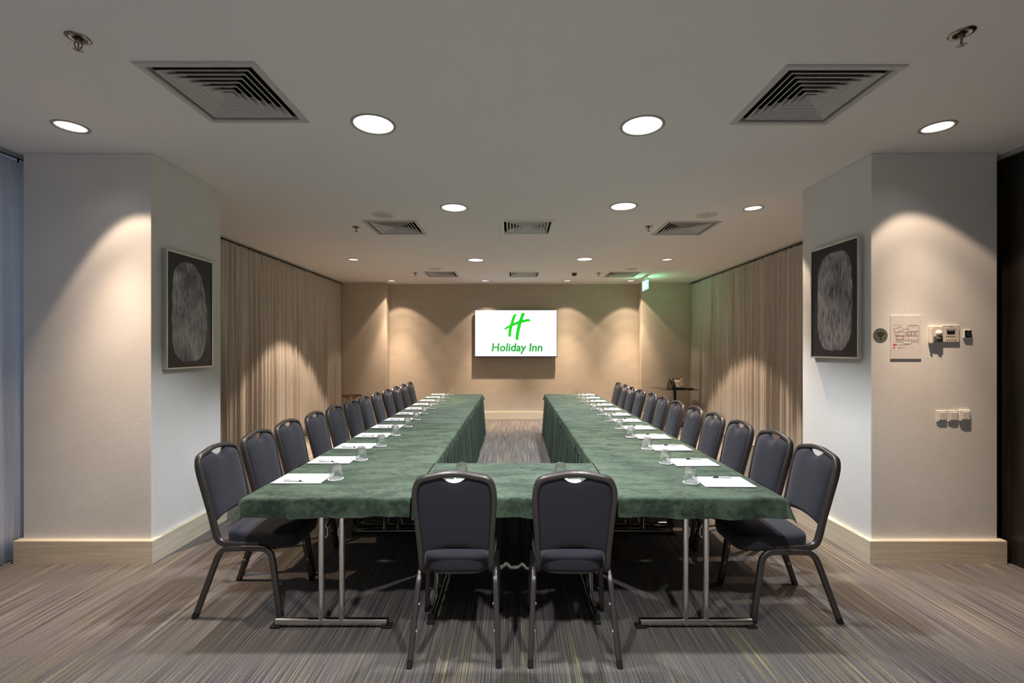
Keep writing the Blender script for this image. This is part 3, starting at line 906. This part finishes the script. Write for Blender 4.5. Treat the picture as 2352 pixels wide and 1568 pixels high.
def fbm(x, y, s):
    return (math.sin(x * 7.1 + s) * math.cos(y * 6.3 - s * 1.7) + 0.5 * math.sin(x * 17 + y * 13 + s * 2.3) + 0.3 * math.sin(x * 31 - y * 37 + s))
def cloth(name, label, x0, x1, y0, y1, ox0, ox1, oy0, oy1, seed, zoff=0.0, inner=None, seams=(), res=0.022, ruffle=None):
    """top from x0..x1, y0..y1; overhang lengths on each side; inner(y)-> factor for the aisle side"""
    def axis(a, b, oa, ob):
        out = []
        if oa > 0: out += [a - oa * k / 7 for k in range(7, 0, -1)] + [a - 0.004]
        n = max(2, int((b - a) / res))
        out += [a + 0.002] + [a + (b - a) * k / n for k in range(1, n)] + [b - 0.002]
        if ob > 0: out += [b + 0.004] + [b + ob * k / 7 for k in range(1, 8)]
        return out
    xs, ys = axis(x0, x1, ox0, ox1), axis(y0, y1, oy0, oy1)
    def fn(u, v):
        x = xs[round(u * (len(xs) - 1))]; y = ys[round(v * (len(ys) - 1))]
        dx = (x - x1) if x > x1 else (x - x0 if x < x0 else 0.0)
        dy = (y - y1) if y > y1 else (y - y0 if y < y0 else 0.0)
        aisle = (dx > 0 and ox1 and inner and inner[0] > 0) or (dx < 0 and ox0 and inner and inner[0] < 0)
        if aisle: dx *= inner[1](y)
        r = math.hypot(dx, dy)
        cx, cy = min(max(x, x0), x1), min(max(y, y0), y1)
        if aisle and inner[1](y) == 0: cx = x0 if inner[0] < 0 else x1
        z = TZ + zoff + 0.0010 * fbm(cx * 1.3, cy * 1.1, seed)
        for sm in seams:
            z -= 0.0035 * math.exp(-((cy - sm) / 0.008) ** 2)
        if r > 0:
            ux, uy = dx / r, dy / r
            along = cy if abs(dx) > abs(dy) else cx
            rip = 0.008 * math.sin(along * 21 + seed) + 0.005 * math.sin(along * 47 + 2 * seed)
            if ruffle and aisle: rip = 0.016 * math.sin(along * 75 + 3 * math.sin(along * 9)) + 0.006 * math.sin(along * 160 + seed)
            corner = min(1, 4 * abs(ux * uy))
            out = 0.006 * min(1, r / 0.012) + r * (0.05 + 0.30 * corner) + rip * (r / 0.1) ** 1.3 * (1 - corner)
            drop = r * (0.98 - 0.10 * corner) - 0.004 * (1 - math.exp(-r / 0.01))
            drop += 0.006 * math.sin(along * 5 + seed) * (r / 0.1)
            cx += ux * out; cy += uy * out; z -= max(0.0, drop)
        return (cx, cy, z)
    t = MB().grid(len(xs), len(ys), fn).build(name, M['cloth'], None, 70, fix=False)
    return tag(t, label, 'tablecloth', 'green tablecloths')
Y_SPL = T_Y0 + T_L
Y_MID = T_Y0 + 0.752
step = lambda y: 0.0 if y < Y_MID + 0.01 else min(1.0, (y - Y_MID - 0.01) / 0.03)
one = lambda y: 1.0
Y_END = T_Y0 + 4 * T_L
cloth('tablecloth', 'green velvet cloth over the near left table', -X_OUT, -X_IN, T_Y0, Y_SPL, 0.115, 0.085, 0.108, 0, 1.0, 0.002, (1, step), (), ruffle=True)
cloth('tablecloth', 'green velvet cloth over the near right table', X_IN, X_OUT, T_Y0, Y_SPL, 0.085, 0.115, 0.112, 0, 2.0, 0.002, (-1, step), (), ruffle=True)
cloth('tablecloth', 'long green velvet cloth over the far left tables', -X_OUT, -X_IN, Y_SPL + 0.001, Y_END, 0.11, 0.085, 0, 0.10, 3.0, -0.0005, (1, one), (Y_SPL + T_L, Y_SPL + 2 * T_L), ruffle=True)
cloth('tablecloth', 'long green velvet cloth over the far right tables', X_IN, X_OUT, Y_SPL + 0.001, Y_END, 0.085, 0.11, 0, 0.10, 4.0, -0.0005, (-1, one), (Y_SPL + T_L, Y_SPL + 2 * T_L), ruffle=True)
cloth('tablecloth', 'short green velvet cloth over the cross table behind the two near chairs', -X_IN + 0.006, X_IN - 0.006, T_Y0 + 0.004, Y_MID, 0, 0, 0.118, 0.07, 5.0, 0.0015)

def skirt(label, p0, p1, seed, ztop=0.712, z0=0.022):
    p0, p1 = Vector((*p0, 0)), Vector((*p1, 0))
    d = p1 - p0; L = d.length; d.normalize(); n = Vector((-d.y, d.x, 0))
    nu = int(L / 0.0065); nv = 9
    rd = random.Random(seed); a, b, c = (rd.uniform(0, 6) for _ in range(3))
    def fn(u, v):
        s = L * u
        wv = math.sin(2 * math.pi * s / 0.105 + 1.3 * math.sin(2 * math.pi * s / 0.61 + a) + b)
        wv = wv * 0.7 + 0.3 * math.sin(2 * math.pi * s / 0.058 + c + 1.7 * math.sin(s * 4))
        amp = 0.012 + 0.026 * (v ** 0.7)
        q = p0 + d * s + n * (amp * wv + 0.03 * v)
        return (q.x, q.y, ztop + (z0 - ztop) * v + 0.006 * v * math.sin(s * 9 + a))
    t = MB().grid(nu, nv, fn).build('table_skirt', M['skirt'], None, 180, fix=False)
    return tag(t, label, 'table skirt', 'pleated table skirts')
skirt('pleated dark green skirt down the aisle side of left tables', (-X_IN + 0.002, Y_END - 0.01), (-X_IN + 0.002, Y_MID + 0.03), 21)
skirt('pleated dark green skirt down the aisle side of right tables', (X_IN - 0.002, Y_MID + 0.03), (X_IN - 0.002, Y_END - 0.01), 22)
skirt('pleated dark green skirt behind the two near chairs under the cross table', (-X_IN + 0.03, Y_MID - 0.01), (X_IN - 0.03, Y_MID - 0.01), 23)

# ------------------------------------------------------------------ things on the tables
def notepad_master():
    t = thing('notepad', '', 'notepad')            # local +x points to the aisle, sitter at -x
    MB().box(-0.147, 0.147, -0.103, 0.103, 0.0, 0.0045).build('sheets', M['paper'], t, bevel=0.0006, seg=1)
    me = fit_mesh(text_mesh('print', 'Holiday Inn', 0.02, 0.2), 0.062)
    o = obj('letterhead', me, M['print_grey'], t); o.location = (0.127, -0.005, 0.0049); o.rotation_euler = (0, 0, R(90))
    return t
def pen_master(dark_len):
    t = thing('pen', '', 'pen')                     # along x, tip at +x
    MB().lathe([(0.0035, 0), (0.0046, 0.01), (0.0048, 0.100), (0.0046, 0.102)], 12, (-0.062, 0, 0.0049), True, True, (1, 0, 0)).build('barrel', M['pen_body'], t, 40)
    MB().lathe([(0.0051, 0), (0.0052, dark_len * 0.8), (0.0045, dark_len)], 12, (0.062 - 0.016 - dark_len, 0, 0.0052), True, True, (1, 0, 0)).build('grip', M['pen_dark'], t, 40)
    MB().lathe([(0.0042, 0), (0.002, 0.012), (0.0008, 0.017)], 12, (0.046, 0, 0.0049), True, True, (1, 0, 0)).build('tip', M['alu'], t, 40)
    MB().box(-0.06, -0.022, -0.002, 0.002, 0.0096, 0.0112).build('clip', M['alu'], t)
    return t
def coaster_master():
    t = MB().lathe([(0.046, 0.0), (0.0465, 0.0008), (0.046, 0.0016)], 36, cap0=True, cap1=True).build('coaster', M['coaster'], None, 30)
    return t
def glass_master():
    """tumbler turned upside down: rim at the bottom"""
    n = 48
    mb = MB()
    outer = [(0.0385, 0.0), (0.0390, 0.002), (0.0390, 0.012), (0.0385, 0.022), (0.0378, 0.035), (0.0362, 0.055), (0.0345, 0.068), (0.0320, 0.078), (0.0285, 0.086), (0.024, 0.0905), (0.022, 0.0915)]
    inner = [(0.0130, 0.080), (0.024, 0.078), (0.0285, 0.071), (0.0315, 0.060), (0.0335, 0.045), (0.0350, 0.030), (0.0362, 0.012), (0.0366, 0.002), (0.0372, 0.0)]
    vs, fs = [], []
    for idx, (r, z) in enumerate(outer):
        flute = 0.0011 if 0.02 < z < 0.075 else 0.0
        for i in range(n):
            a = 2 * math.pi * i / n
            rr = r - (flute if i % 2 else 0)
            vs.append((rr * math.cos(a), rr * math.sin(a), z))
    base = len(outer)
    vs.append((0, 0, 0.0890)); top = len(vs) - 1
    off = len(vs)
    for (r, z) in inner:
        for i in range(n):
            a = 2 * math.pi * i / n
            vs.append((r * math.cos(a), r * math.sin(a), z))
    vs.append((0, 0, 0.0795)); itop = len(vs) - 1
    for k in range(len(outer) - 1):
        for i in range(n):
            j = (i + 1) % n
            fs.append((k * n + i, k * n + j, (k + 1) * n + j, (k + 1) * n + i))
    for i in range(n):
        fs.append(((base - 1) * n + i, (base - 1) * n + (i + 1) % n, top))
        fs.append((off + i, off + (i + 1) % n, itop))
    for k in range(len(inner) - 1):
        for i in range(n):
            j = (i + 1) % n
            fs.append((off + k * n + i, off + k * n + j, off + (k + 1) * n + j, off + (k + 1) * n + i))
    e = off + (len(inner) - 1) * n
    for i in range(n):
        j = (i + 1) % n
        fs.append((i, j, e + j, e + i))
    mb.add(vs, fs)
    return mb.build('tumbler', M['glass'], None, 40)
pad0, penA, penB, cst0, gls0 = notepad_master(), pen_master(0.012), pen_master(0.030), coaster_master(), glass_master()
fl = {}
def dup(o):
    if o.name in fl: return copy_tree(o)
    fl[o.name] = 1
    return o
def setting(x, y, rz, where, grp, pen_src, jit):
    """x,y = pad centre; rz turns local +x to the aisle"""
    z = TZ + 0.0045
    q = Matrix.Rotation(rz, 3, 'Z')
    def put(o, dx, dy, dz, r, label, cat, g):
        v = q @ Vector((dx, dy, 0))
        o.location = (x + v.x, y + v.y, z + dz); o.rotation_euler = (0, 0, rz + r)
        tag(o, label, cat, g)
    put(dup(pad0), 0, 0, 0, R(jit.uniform(-1.2, 1.2)), f'white notepad {where}', 'notepad', 'notepads ' + grp)
    put(dup(pen_src), -0.02 + jit.uniform(-.012, .012), -0.074, 0.0046, R(jit.uniform(-3, 3)), f'slim pen lying on the notepad {where}', 'pen', 'pens ' + grp)
    gx, gy = 0.192 + jit.uniform(-.006, .006), jit.uniform(-.012, .012) + 0.015
    put(dup(cst0), gx, gy, 0, 0, f'white paper coaster under the tumbler {where}', 'coaster', 'coasters ' + grp)
    put(dup(gls0), gx + jit.uniform(-.003, .003), gy + jit.uniform(-.003, .003), 0.0019, jit.uniform(0, 3), f'upturned ribbed glass tumbler {where}', 'tumbler', 'tumblers ' + grp)
jt = random.Random(9)
for i in range(12):
    setting(-1.288, 2.825 + 0.4745 * i, 0.0, f'on the left tables, {ORD[i]} from the camera', 'on the left tables', penA, jt)
for i in range(12):
    setting(1.252, 2.755 + 0.4745 * i, math.pi, f'on the right tables, {ORD[i]} from the camera', 'on the right tables', penB, jt)
setting(-0.305, 2.655, R(90), 'on the cross table, behind the near left chair back', 'on the cross table', penA, jt)
setting(0.300, 2.655, R(90), 'on the cross table, behind the near right chair back', 'on the cross table', penB, jt)

# ------------------------------------------------------------------ screen on the far wall
SY = 9.945
x0, _, zt = at_depth(1090, 711, SY); x1, _, zb = at_depth(1280, 820, SY)
t = thing('wall_screen', 'large flat screen showing a green H emblem on the far wall', 'screen', ((x0 + x1) / 2, SY, (zt + zb) / 2))
W2, H2 = (x1 - x0) / 2, (zt - zb) / 2
MB().box(-W2, W2, 0.0, 0.045, -H2, H2).build('housing', M['tv_black'], t, bevel=0.006)
MB().box(-0.25, 0.25, 0.045, Y_BACK - SY, -0.2, 0.2).build('wall_mount', M['black'], t)
scr = MB().box(-W2 + 0.012, W2 - 0.012, -0.002, 0.004, -H2 + 0.020, H2 - 0.012).build('display', M['tv_white'], t)
sc_ = (2 * W2) / (2245 - 105)
def zz(p): return ((p[0] - 1175) * sc_, (732 - p[1]) * sc_)
ems = [[(1118, 250), (1150, 233), (1187, 236), (1150, 340), (1110, 470), (1085, 545), (1065, 640), (1050, 740), (1043, 815), (1015, 820), (985, 805), (976, 770), (980, 720), (990, 650), (1000, 585), (1022, 510), (1060, 390), (1095, 290)],
       [(1337, 203), (1408, 203), (1375, 300), (1345, 390), (1318, 460), (1290, 590), (1265, 690), (1245, 800), (1235, 900), (1205, 908), (1175, 893), (1162, 850), (1170, 770), (1190, 660), (1225, 495), (1252, 410), (1290, 310), (1320, 225)],
       [(875, 632), (885, 600), (925, 565), (1022, 510), (1110, 468), (1252, 410), (1345, 385), (1430, 365), (1490, 357), (1530, 370), (1558, 400), (1545, 412), (1470, 425), (1318, 460), (1225, 492), (1085, 542), (1000, 582), (920, 625), (890, 638)]]
em = MB()
for k, pl in enumerate(ems):
    em.prism([zz(p) for p in pl], -0.0035 - 0.0002 * k, -0.0022, lambda x, y, z: (x, z, y))
em.build('emblem', M['tv_green'], scr)
wm = text_mesh('lettering', 'Holiday Inn', 0.3, 0.10, 0.0075, 0.99)
wm = fit_mesh(wm, (1862 - 548) * sc_, (1262 - 985) * sc_)
lo = obj('lettering', wm, M['tv_green2'], scr)
lo.rotation_euler = (R(90), 0, 0)
p = zz((548, 1262)); lo.location = (p[0], -0.0032, p[1])

# ------------------------------------------------------------------ framed pictures on the pillars
def picture(label, x, yc, zc, w, h, s, m):
    t = thing('framed_picture', label, 'picture', (x, yc, zc), 0, 'framed pictures')
    d = 0.036
    f = lambda a, b: (min(a, b), max(a, b))
    xa, xb = f(0, s * d)
    b = 0.013
    for (ya, yb, za, zb_) in ((-w / 2, -w / 2 + b, -h / 2, h / 2), (w / 2 - b, w / 2, -h / 2, h / 2), (-w / 2 + b, w / 2 - b, -h / 2, -h / 2 + b), (-w / 2 + b, w / 2 - b, h / 2 - b, h / 2)):
        MB().box(xa, xb, ya, yb, za, zb_).build('frame_rail', M['alu'], t, bevel=0.0015)
    xa, xb = f(s * 0.004, s * (d - 0.006))
    MB().box(xa, xb, -w / 2 + b, w / 2 - b, -h / 2 + b, h / 2 - b).build('print', m, t)
picture('dark framed print with a pale grey chalk shape on the left pillar', PL[1], 3.69, 1.83, 0.53, 0.90, 1, art_mat('chalk_print_a', 3.0, 0.42))
picture('dark framed print with a pale grey chalk shape on the right pillar', PR[0], 3.675, 1.915, 0.55, 0.91, -1, art_mat('chalk_print_b', 8.0, 0.66))

# ------------------------------------------------------------------ fittings on the right pillar
YF = PR[2]
PX = YF / F
def wp(px, py): return ((px - CX) * PX, E - (py - CY) * PX)
def face(x, y, z): return (x, YF - z, y)
# wireless sticker
c = wp(2022, 770)
t = thing('wifi_sticker', 'round grey wireless sticker on the right pillar', 'sticker', (c[0], YF, c[1]))
MB().lathe([(0.0005, 0.0012), (0.052, 0.0012), (0.0525, 0.0)], 40, (0, 0, 0), ax=(0, -1, 0)).build('disc', M['sticker'], t, 30)
for k, r in enumerate((0.013, 0.026, 0.040)):
    seg = 14; poly = []
    a0, a1 = R(48), R(132)
    w = 0.0036
    for i in range(seg + 1):
        a = a0 + (a1 - a0) * i / seg; poly.append(((r + w) * math.cos(a), (r + w) * math.sin(a) - 0.020))
    for i in range(seg, -1, -1):
        a = a0 + (a1 - a0) * i / seg; poly.append(((r - w) * math.cos(a), (r - w) * math.sin(a) - 0.020))
    MB().prism(poly, 0.0013, 0.0019, lambda x, y, z: (x, -z, y)).build('signal_arc', M['black'], t)
MB().lathe([(0.0005, 0.0019), (0.0062, 0.0019), (0.0062, 0.0012)], 16, (0, 0, -0.027), ax=(0, -1, 0)).build('signal_dot', M['black'], t)
# evacuation plan
c = wp(2079.5, 774)
t = thing('evacuation_plan', 'white evacuation floor plan board on the right pillar', 'sign', (c[0], YF, c[1]))
MB().box(-0.111, 0.111, -0.006, 0.0, -0.157, 0.157).build('board', M['acrylic'], t, bevel=0.0015)
def plan_pt(zx, zy):     # crop pixels (8.4 per photo pixel, crop origin 1980,700)
    X = ((1980 + zx / 8.4) - CX) * PX - c[0]; Z = E - ((700 + zy / 8.4) - CY) * PX - c[1]
    return X, Z
def seg(mb, a, b, w, z0=0.0060, z1=0.0064):
    (xa, za), (xb, zb_) = plan_pt(*a), plan_pt(*b)
    d = Vector((xb - xa, zb_ - za)); L = d.length
    if L < 1e-6: return
    d /= L; n = Vector((-d.y, d.x)) * w / 2
    mb.prism([(xa + n.x, za + n.y), (xb + n.x, zb_ + n.y), (xb - n.x, zb_ - n.y), (xa - n.x, za - n.y)], z0, z1, lambda x, y, z: (x, -z, y))
ln = MB()
polys = [[(590, 470), (750, 415), (755, 510), (700, 515), (690, 440)], [(590, 470), (610, 525), (630, 590), (650, 690), (1080, 690), (1085, 515), (1085, 405), (885, 405), (875, 505), (1085, 510)],
         [(780, 510), (780, 465), (835, 465), (835, 485), (875, 485)], [(875, 455), (850, 440), (850, 470)], [(610, 525), (810, 525)], [(820, 525), (1060, 525)], [(630, 590), (700, 590)], [(720, 585), (810, 585), (810, 525)],
         [(820, 600), (1065, 600)], [(820, 580), (1065, 580)], [(885, 525), (885, 690)], [(940, 525), (940, 585)], [(1000, 525), (1000, 585)], [(650, 525), (640, 590)], [(640, 690), (640, 715), (780, 715), (780, 750), (935, 750), (935, 715), (1080, 715)]]
for pl in polys:
    for a, b in zip(pl, pl[1:]): seg(ln, a, b, 0.0016)
ln.build('plan_lines', M['ink'], t)
lr = MB()
for pl in [[(655, 605), (655, 665), (795, 665), (795, 605), (655, 605)], [(770, 605), (770, 665)], [(690, 530), (690, 580)], [(850, 530), (850, 580)], [(865, 530), (865, 580)], [(930, 530), (930, 580)], [(985, 530), (990, 580)], [(1020, 535), (1030, 580)]]:
    for a, b in zip(pl, pl[1:]): seg(lr, a, b, 0.0026)
lr.build('stair_marks', M['ink_red'], t)
dots = MB()
for xx in (660, 715, 775, 830, 885, 940, 998, 1055):
    for yy in (663, 603): seg(dots, (xx - 7, yy), (xx + 7, yy), 0.005, 0.0064, 0.0066)
dots.build('column_marks', M['ink_red'], t)
tx = MB()
for (xa, xb, yy) in ((590, 745, 388), (862, 1068, 388), (675, 920, 762), (675, 905, 778), (675, 760, 818), (675, 830, 832), (920, 990, 817), (1045, 1088, 742), (930, 1020, 437)):
    seg(tx, (xa, yy), (xb, yy), 0.0022)
tx.build('caption_lines', M['pale_print'], t)
rd = MB(); seg(rd, (587, 771), (618, 771), 0.0115); seg(rd, (624, 771), (655, 771), 0.0115)
rd.build('legend_squares', M['red'], t)
dt = MB(); q = plan_pt(603, 825)
dt.lathe([(0.0005, 0.0065), (0.0055, 0.0065), (0.0055, 0.0060)], 16, (q[0], 0, q[1]), ax=(0, -1, 0))
dt.build('legend_dot', M['red'], t)
# motion sensor
c = wp(2146, 769)
t = thing('motion_sensor', 'cream motion sensor with round eye beside the control panel', 'sensor', (c[0], YF, c[1]))
MB().box(-0.048, 0.046, -0.022, 0.0, -0.058, 0.065).build('housing', M['device'], t, bevel=0.008, seg=3)
MB().box(-0.046, -0.031, -0.026, -0.004, -0.062, 0.050).build('side_cheek', M['device'], t, bevel=0.004)
MB().box(-0.026, 0.042, -0.0235, -0.010, -0.052, -0.010).build('lens_recess', M['device_dark'], t, bevel=0.003)
eye = MB().lathe([(0.024 * math.sin(a), 0.024 * math.cos(a)) for a in [0.02 + i * 0.19 for i in range(9)]], 24, (0.012, -0.017, 0.012), ax=(0, -1, 0))
eye.build('eye', M['white_plastic'], t, 60)
ey2 = MB().lathe([(0.024 * math.sin(a), 0.024 * math.cos(a)) for a in [0.02 + i * 0.19 for i in range(9)]], 24, (0.012, -0.011, -0.024), ax=(0, -0.8, -0.6))
ey2.build('grey_lens', M['device_dark'], t, 60)
# control panel
c = wp(2180.5, 766)
t = thing('control_panel', 'white wall control panel with small dark display and buttons', 'control panel', (c[0], YF, c[1]))
MB().box(-0.064, 0.064, -0.012, 0.0, -0.063, 0.063).build('housing', M['device'], t, bevel=0.005, seg=3)
MB().box(-0.036, 0.036, -0.0132, -0.011, 0.024, 0.036).build('upper_strip', mat('taupe_strip', (0.45, 0.40, 0.36), 0.5), t)
MB().box(-0.029, 0.028, -0.0138, -0.011, -0.002, 0.019).build('display', mat('lcd_dark', (0.015, 0.015, 0.02), 0.15), t)
for k in range(6):
    r = (0.0028, 0.0036, 0.0036, 0.0036, 0.0036, 0.0018)[k]
    MB().lathe([(r, 0), (r, 0.003), (r * 0.7, 0.004)], 12, (-0.032 + k * 0.0128, -0.0115, -0.018), False, True, (0, -1, 0)).build('button', M['device_dark'], t)
MB().box(-0.037, 0.040, -0.0135, -0.011, -0.044, -0.032).build('label_strip', mat('ivory_strip', (0.85, 0.74, 0.52), 0.5), t)
MB().box(-0.012, 0.012, -0.0128, -0.011, 0.050, 0.0525).build('maker_mark', M['device_dark'], t)
# small camera
c = wp(2219.5, 767)
t = thing('wall_sensor', 'small white wall sensor with black square face', 'sensor', (c[0], YF, c[1]))
MB().box(-0.029, 0.029, -0.014, 0.0, -0.031, 0.031).build('body', M['white_plastic'], t, bevel=0.009, seg=4)
fc = MB().box(-0.024, 0.024, -0.0160, -0.011, -0.025, 0.027).build('face', M['tv_black'], t, bevel=0.0045, seg=4)
MB().lathe([(0.008, 0), (0.011, 0.0012), (0.012, 0)], 20, (0, -0.0161, -0.001), ax=(0, -1, 0)).build('lens_ring', M['device_dark'], fc)
MB().lathe([(0.0005, 0.0008), (0.002, 0.0004)], 10, (0, -0.0161, 0.019), ax=(0, -1, 0)).build('status_dot', M['white_plastic'], fc)
# light switches
for i, (px, w) in enumerate(((2162, 0.0375), (2188, 0.0375), (2213.5, 0.039))):
    c = wp(px, 955 if i < 2 else 953.5)
    t = thing('light_switch', ('white rocker light switch on the right pillar, left of three', 'white rocker light switch on the right pillar, middle of three', 'white rocker light switch on the right pillar, right of three and bulkier')[i], 'light switch', (c[0], YF, c[1]), 0, 'light switches')
    d = 0.008 if i < 2 else 0.014
    MB().box(-w, w, -d, 0, -0.0415, 0.0415).build('plate', M['white_plastic'], t, bevel=0.006, seg=3)
    MB().box(-w * 0.66, w * 0.74, -d - 0.004, -d + 0.004, -0.028, 0.030).build('rocker', M['white_plastic'], t, bevel=0.003)

# ------------------------------------------------------------------ round side table (far left)
t = thing('side_table', 'round brown tray side table in the far left corner', 'side table', (-3.13, 8.92, 0))
MB().lathe([(0.0005, 0.618), (0.178, 0.618), (0.186, 0.622), (0.190, 0.640), (0.187, 0.640), (0.183, 0.626), (0.176, 0.624), (0.0005, 0.624)], 40).build('tray_top', M['bronze'], t, 40)
for k in range(3):
    a = R(90 + 120 * k)
    cs, sn = math.cos(a), math.sin(a)
    MB().tube(smooth_path([(cs * 0.12, sn * 0.12, 0.617), (cs * 0.05, sn * 0.05, 0.53), (cs * 0.03, sn * 0.03, 0.35), (cs * 0.07, sn * 0.07, 0.12), (cs * 0.15, sn * 0.15, 0.008)], 5), circ_sec(0.008, 10), (-sn, cs, 0)).build('leg', M['bronze'], t, 60)
MB().lathe([(0.034, 0.34), (0.040, 0.345), (0.040, 0.355), (0.034, 0.36)], 20).build('leg_collar', M['bronze'], t, 40)

# ------------------------------------------------------------------ glass table with telephone (far right)
GX, GY = 3.24, 9.28
t = thing('glass_table', 'black pedestal table with square smoked glass top at the far right', 'side table', (GX, GY, 0))
MB().prism([(-0.36, -0.36), (0.36, -0.36), (0.36, 0.36), (-0.36, 0.36)], 0.735, 0.745).build('glass_top', M['smoked_glass'], t, bevel=0.003)
MB().cyl((0, 0, 0.02), (0, 0, 0.735), 0.028, 20).build('column', M['black'], t, 40)
MB().lathe([(0.24, 0), (0.24, 0.008), (0.05, 0.02), (0.03, 0.04)], 36, cap0=True, cap1=True).build('base', M['black'], t, 40)
MB().lathe([(0.10, 0.726), (0.10, 0.735)], 24, cap0=True, cap1=True).build('top_plate', M['black'], t, 40)

t = thing('telephone', 'black desk telephone with tilted face on the glass table', 'telephone', (GX - 0.03, GY - 0.14, 0.745), R(4))
t.scale = (1.2, 1.2, 1.2)
side = [(-0.11, 0.0), (0.10, 0.0), (0.10, 0.03), (0.04, 0.165), (0.025, 0.165), (-0.11, 0.022)]
MB().prism([(y, z) for y, z in side], -0.115, 0.125, lambda a, b, c_: (c_, a, b)).build('body', M['phone'], t, bevel=0.006)
nrm = Vector((0, -0.143, 0.135)).normalized()
tang = Vector((0, 0.135, 0.143)).normalized()
def onface(u, v, d): 
    q = Vector((u, -0.11, 0.022)) + tang * v + nrm * d
    return (q.x, q.y, q.z)
def fplate(name, u0, u1, v0, v1, d0, d1, m, parent):
    return MB().prism([(u0, v0), (u1, v0), (u1, v1), (u0, v1)], d0, d1, onface).build(name, m, parent, bevel=0.001)
fp = fplate('face_plate', -0.045, 0.120, 0.008, 0.182, 0.0, 0.003, M['phone_face'], t)
fplate('display', -0.030, 0.075, 0.115, 0.165, 0.003, 0.0045, M['phone_screen'], fp)
for r in range(4):
    for c_ in range(3):
        fplate('key', -0.032 + c_ * 0.022, -0.018 + c_ * 0.022, 0.022 + r * 0.018, 0.034 + r * 0.018, 0.003, 0.006, M['stud'], fp)
fplate('round_key', 0.055, 0.078, 0.062, 0.085, 0.003, 0.006, M['white_plastic'], fp)
fplate('message_lamp', 0.085, 0.120, 0.180, 0.192, 0.0, 0.004, M['orange'], t)
hs = MB().tube([onface(-0.082, v, d) for v, d in ((0.004, 0.030), (0.03, 0.044), (0.09, 0.050), (0.15, 0.044), (0.185, 0.030))], rect_sec(0.020, 0.012, 0.008), (1, 0, 0)).build('handset', M['phone'], t, 60)
for v in (0.018, 0.165):
    MB().prism([(-0.082 + 0.024 * math.cos(a * math.pi / 8), v + 0.022 * math.sin(a * math.pi / 8)) for a in range(16)], 0.002, 0.040, onface).build('ear_cup', M['phone'], hs, bevel=0.003)
cb = MB().tube(smooth_path([(GX + 0.10, GY + 0.368, 0.744), (GX + 0.095, GY + 0.375, 0.70), (GX + 0.05, GY + 0.385, 0.40), (GX - 0.01, GY + 0.41, 0.12), (GX - 0.03, GY + 0.44, 0.004)], 6), circ_sec(0.0035, 8), (1, 0, 0)).build('telephone_cable', M['black'], None, 60)
tag(cb, 'thin black cable hanging down behind the glass table', 'cable')
rm = thing('remote_control', 'small black remote lying at the right end of glass table', 'remote control', (GX + 0.24, GY - 0.18, 0.745), R(8))
MB().box(-0.065, 0.065, -0.022, 0.022, 0, 0.016).build('body', M['phone'], rm, bevel=0.004)
bt = MB()
for k in range(4): bt.box(-0.045 + k * 0.024, -0.033 + k * 0.024, -0.008, 0.008, 0.0155, 0.018)
bt.build('keys', M['device_dark'], rm)
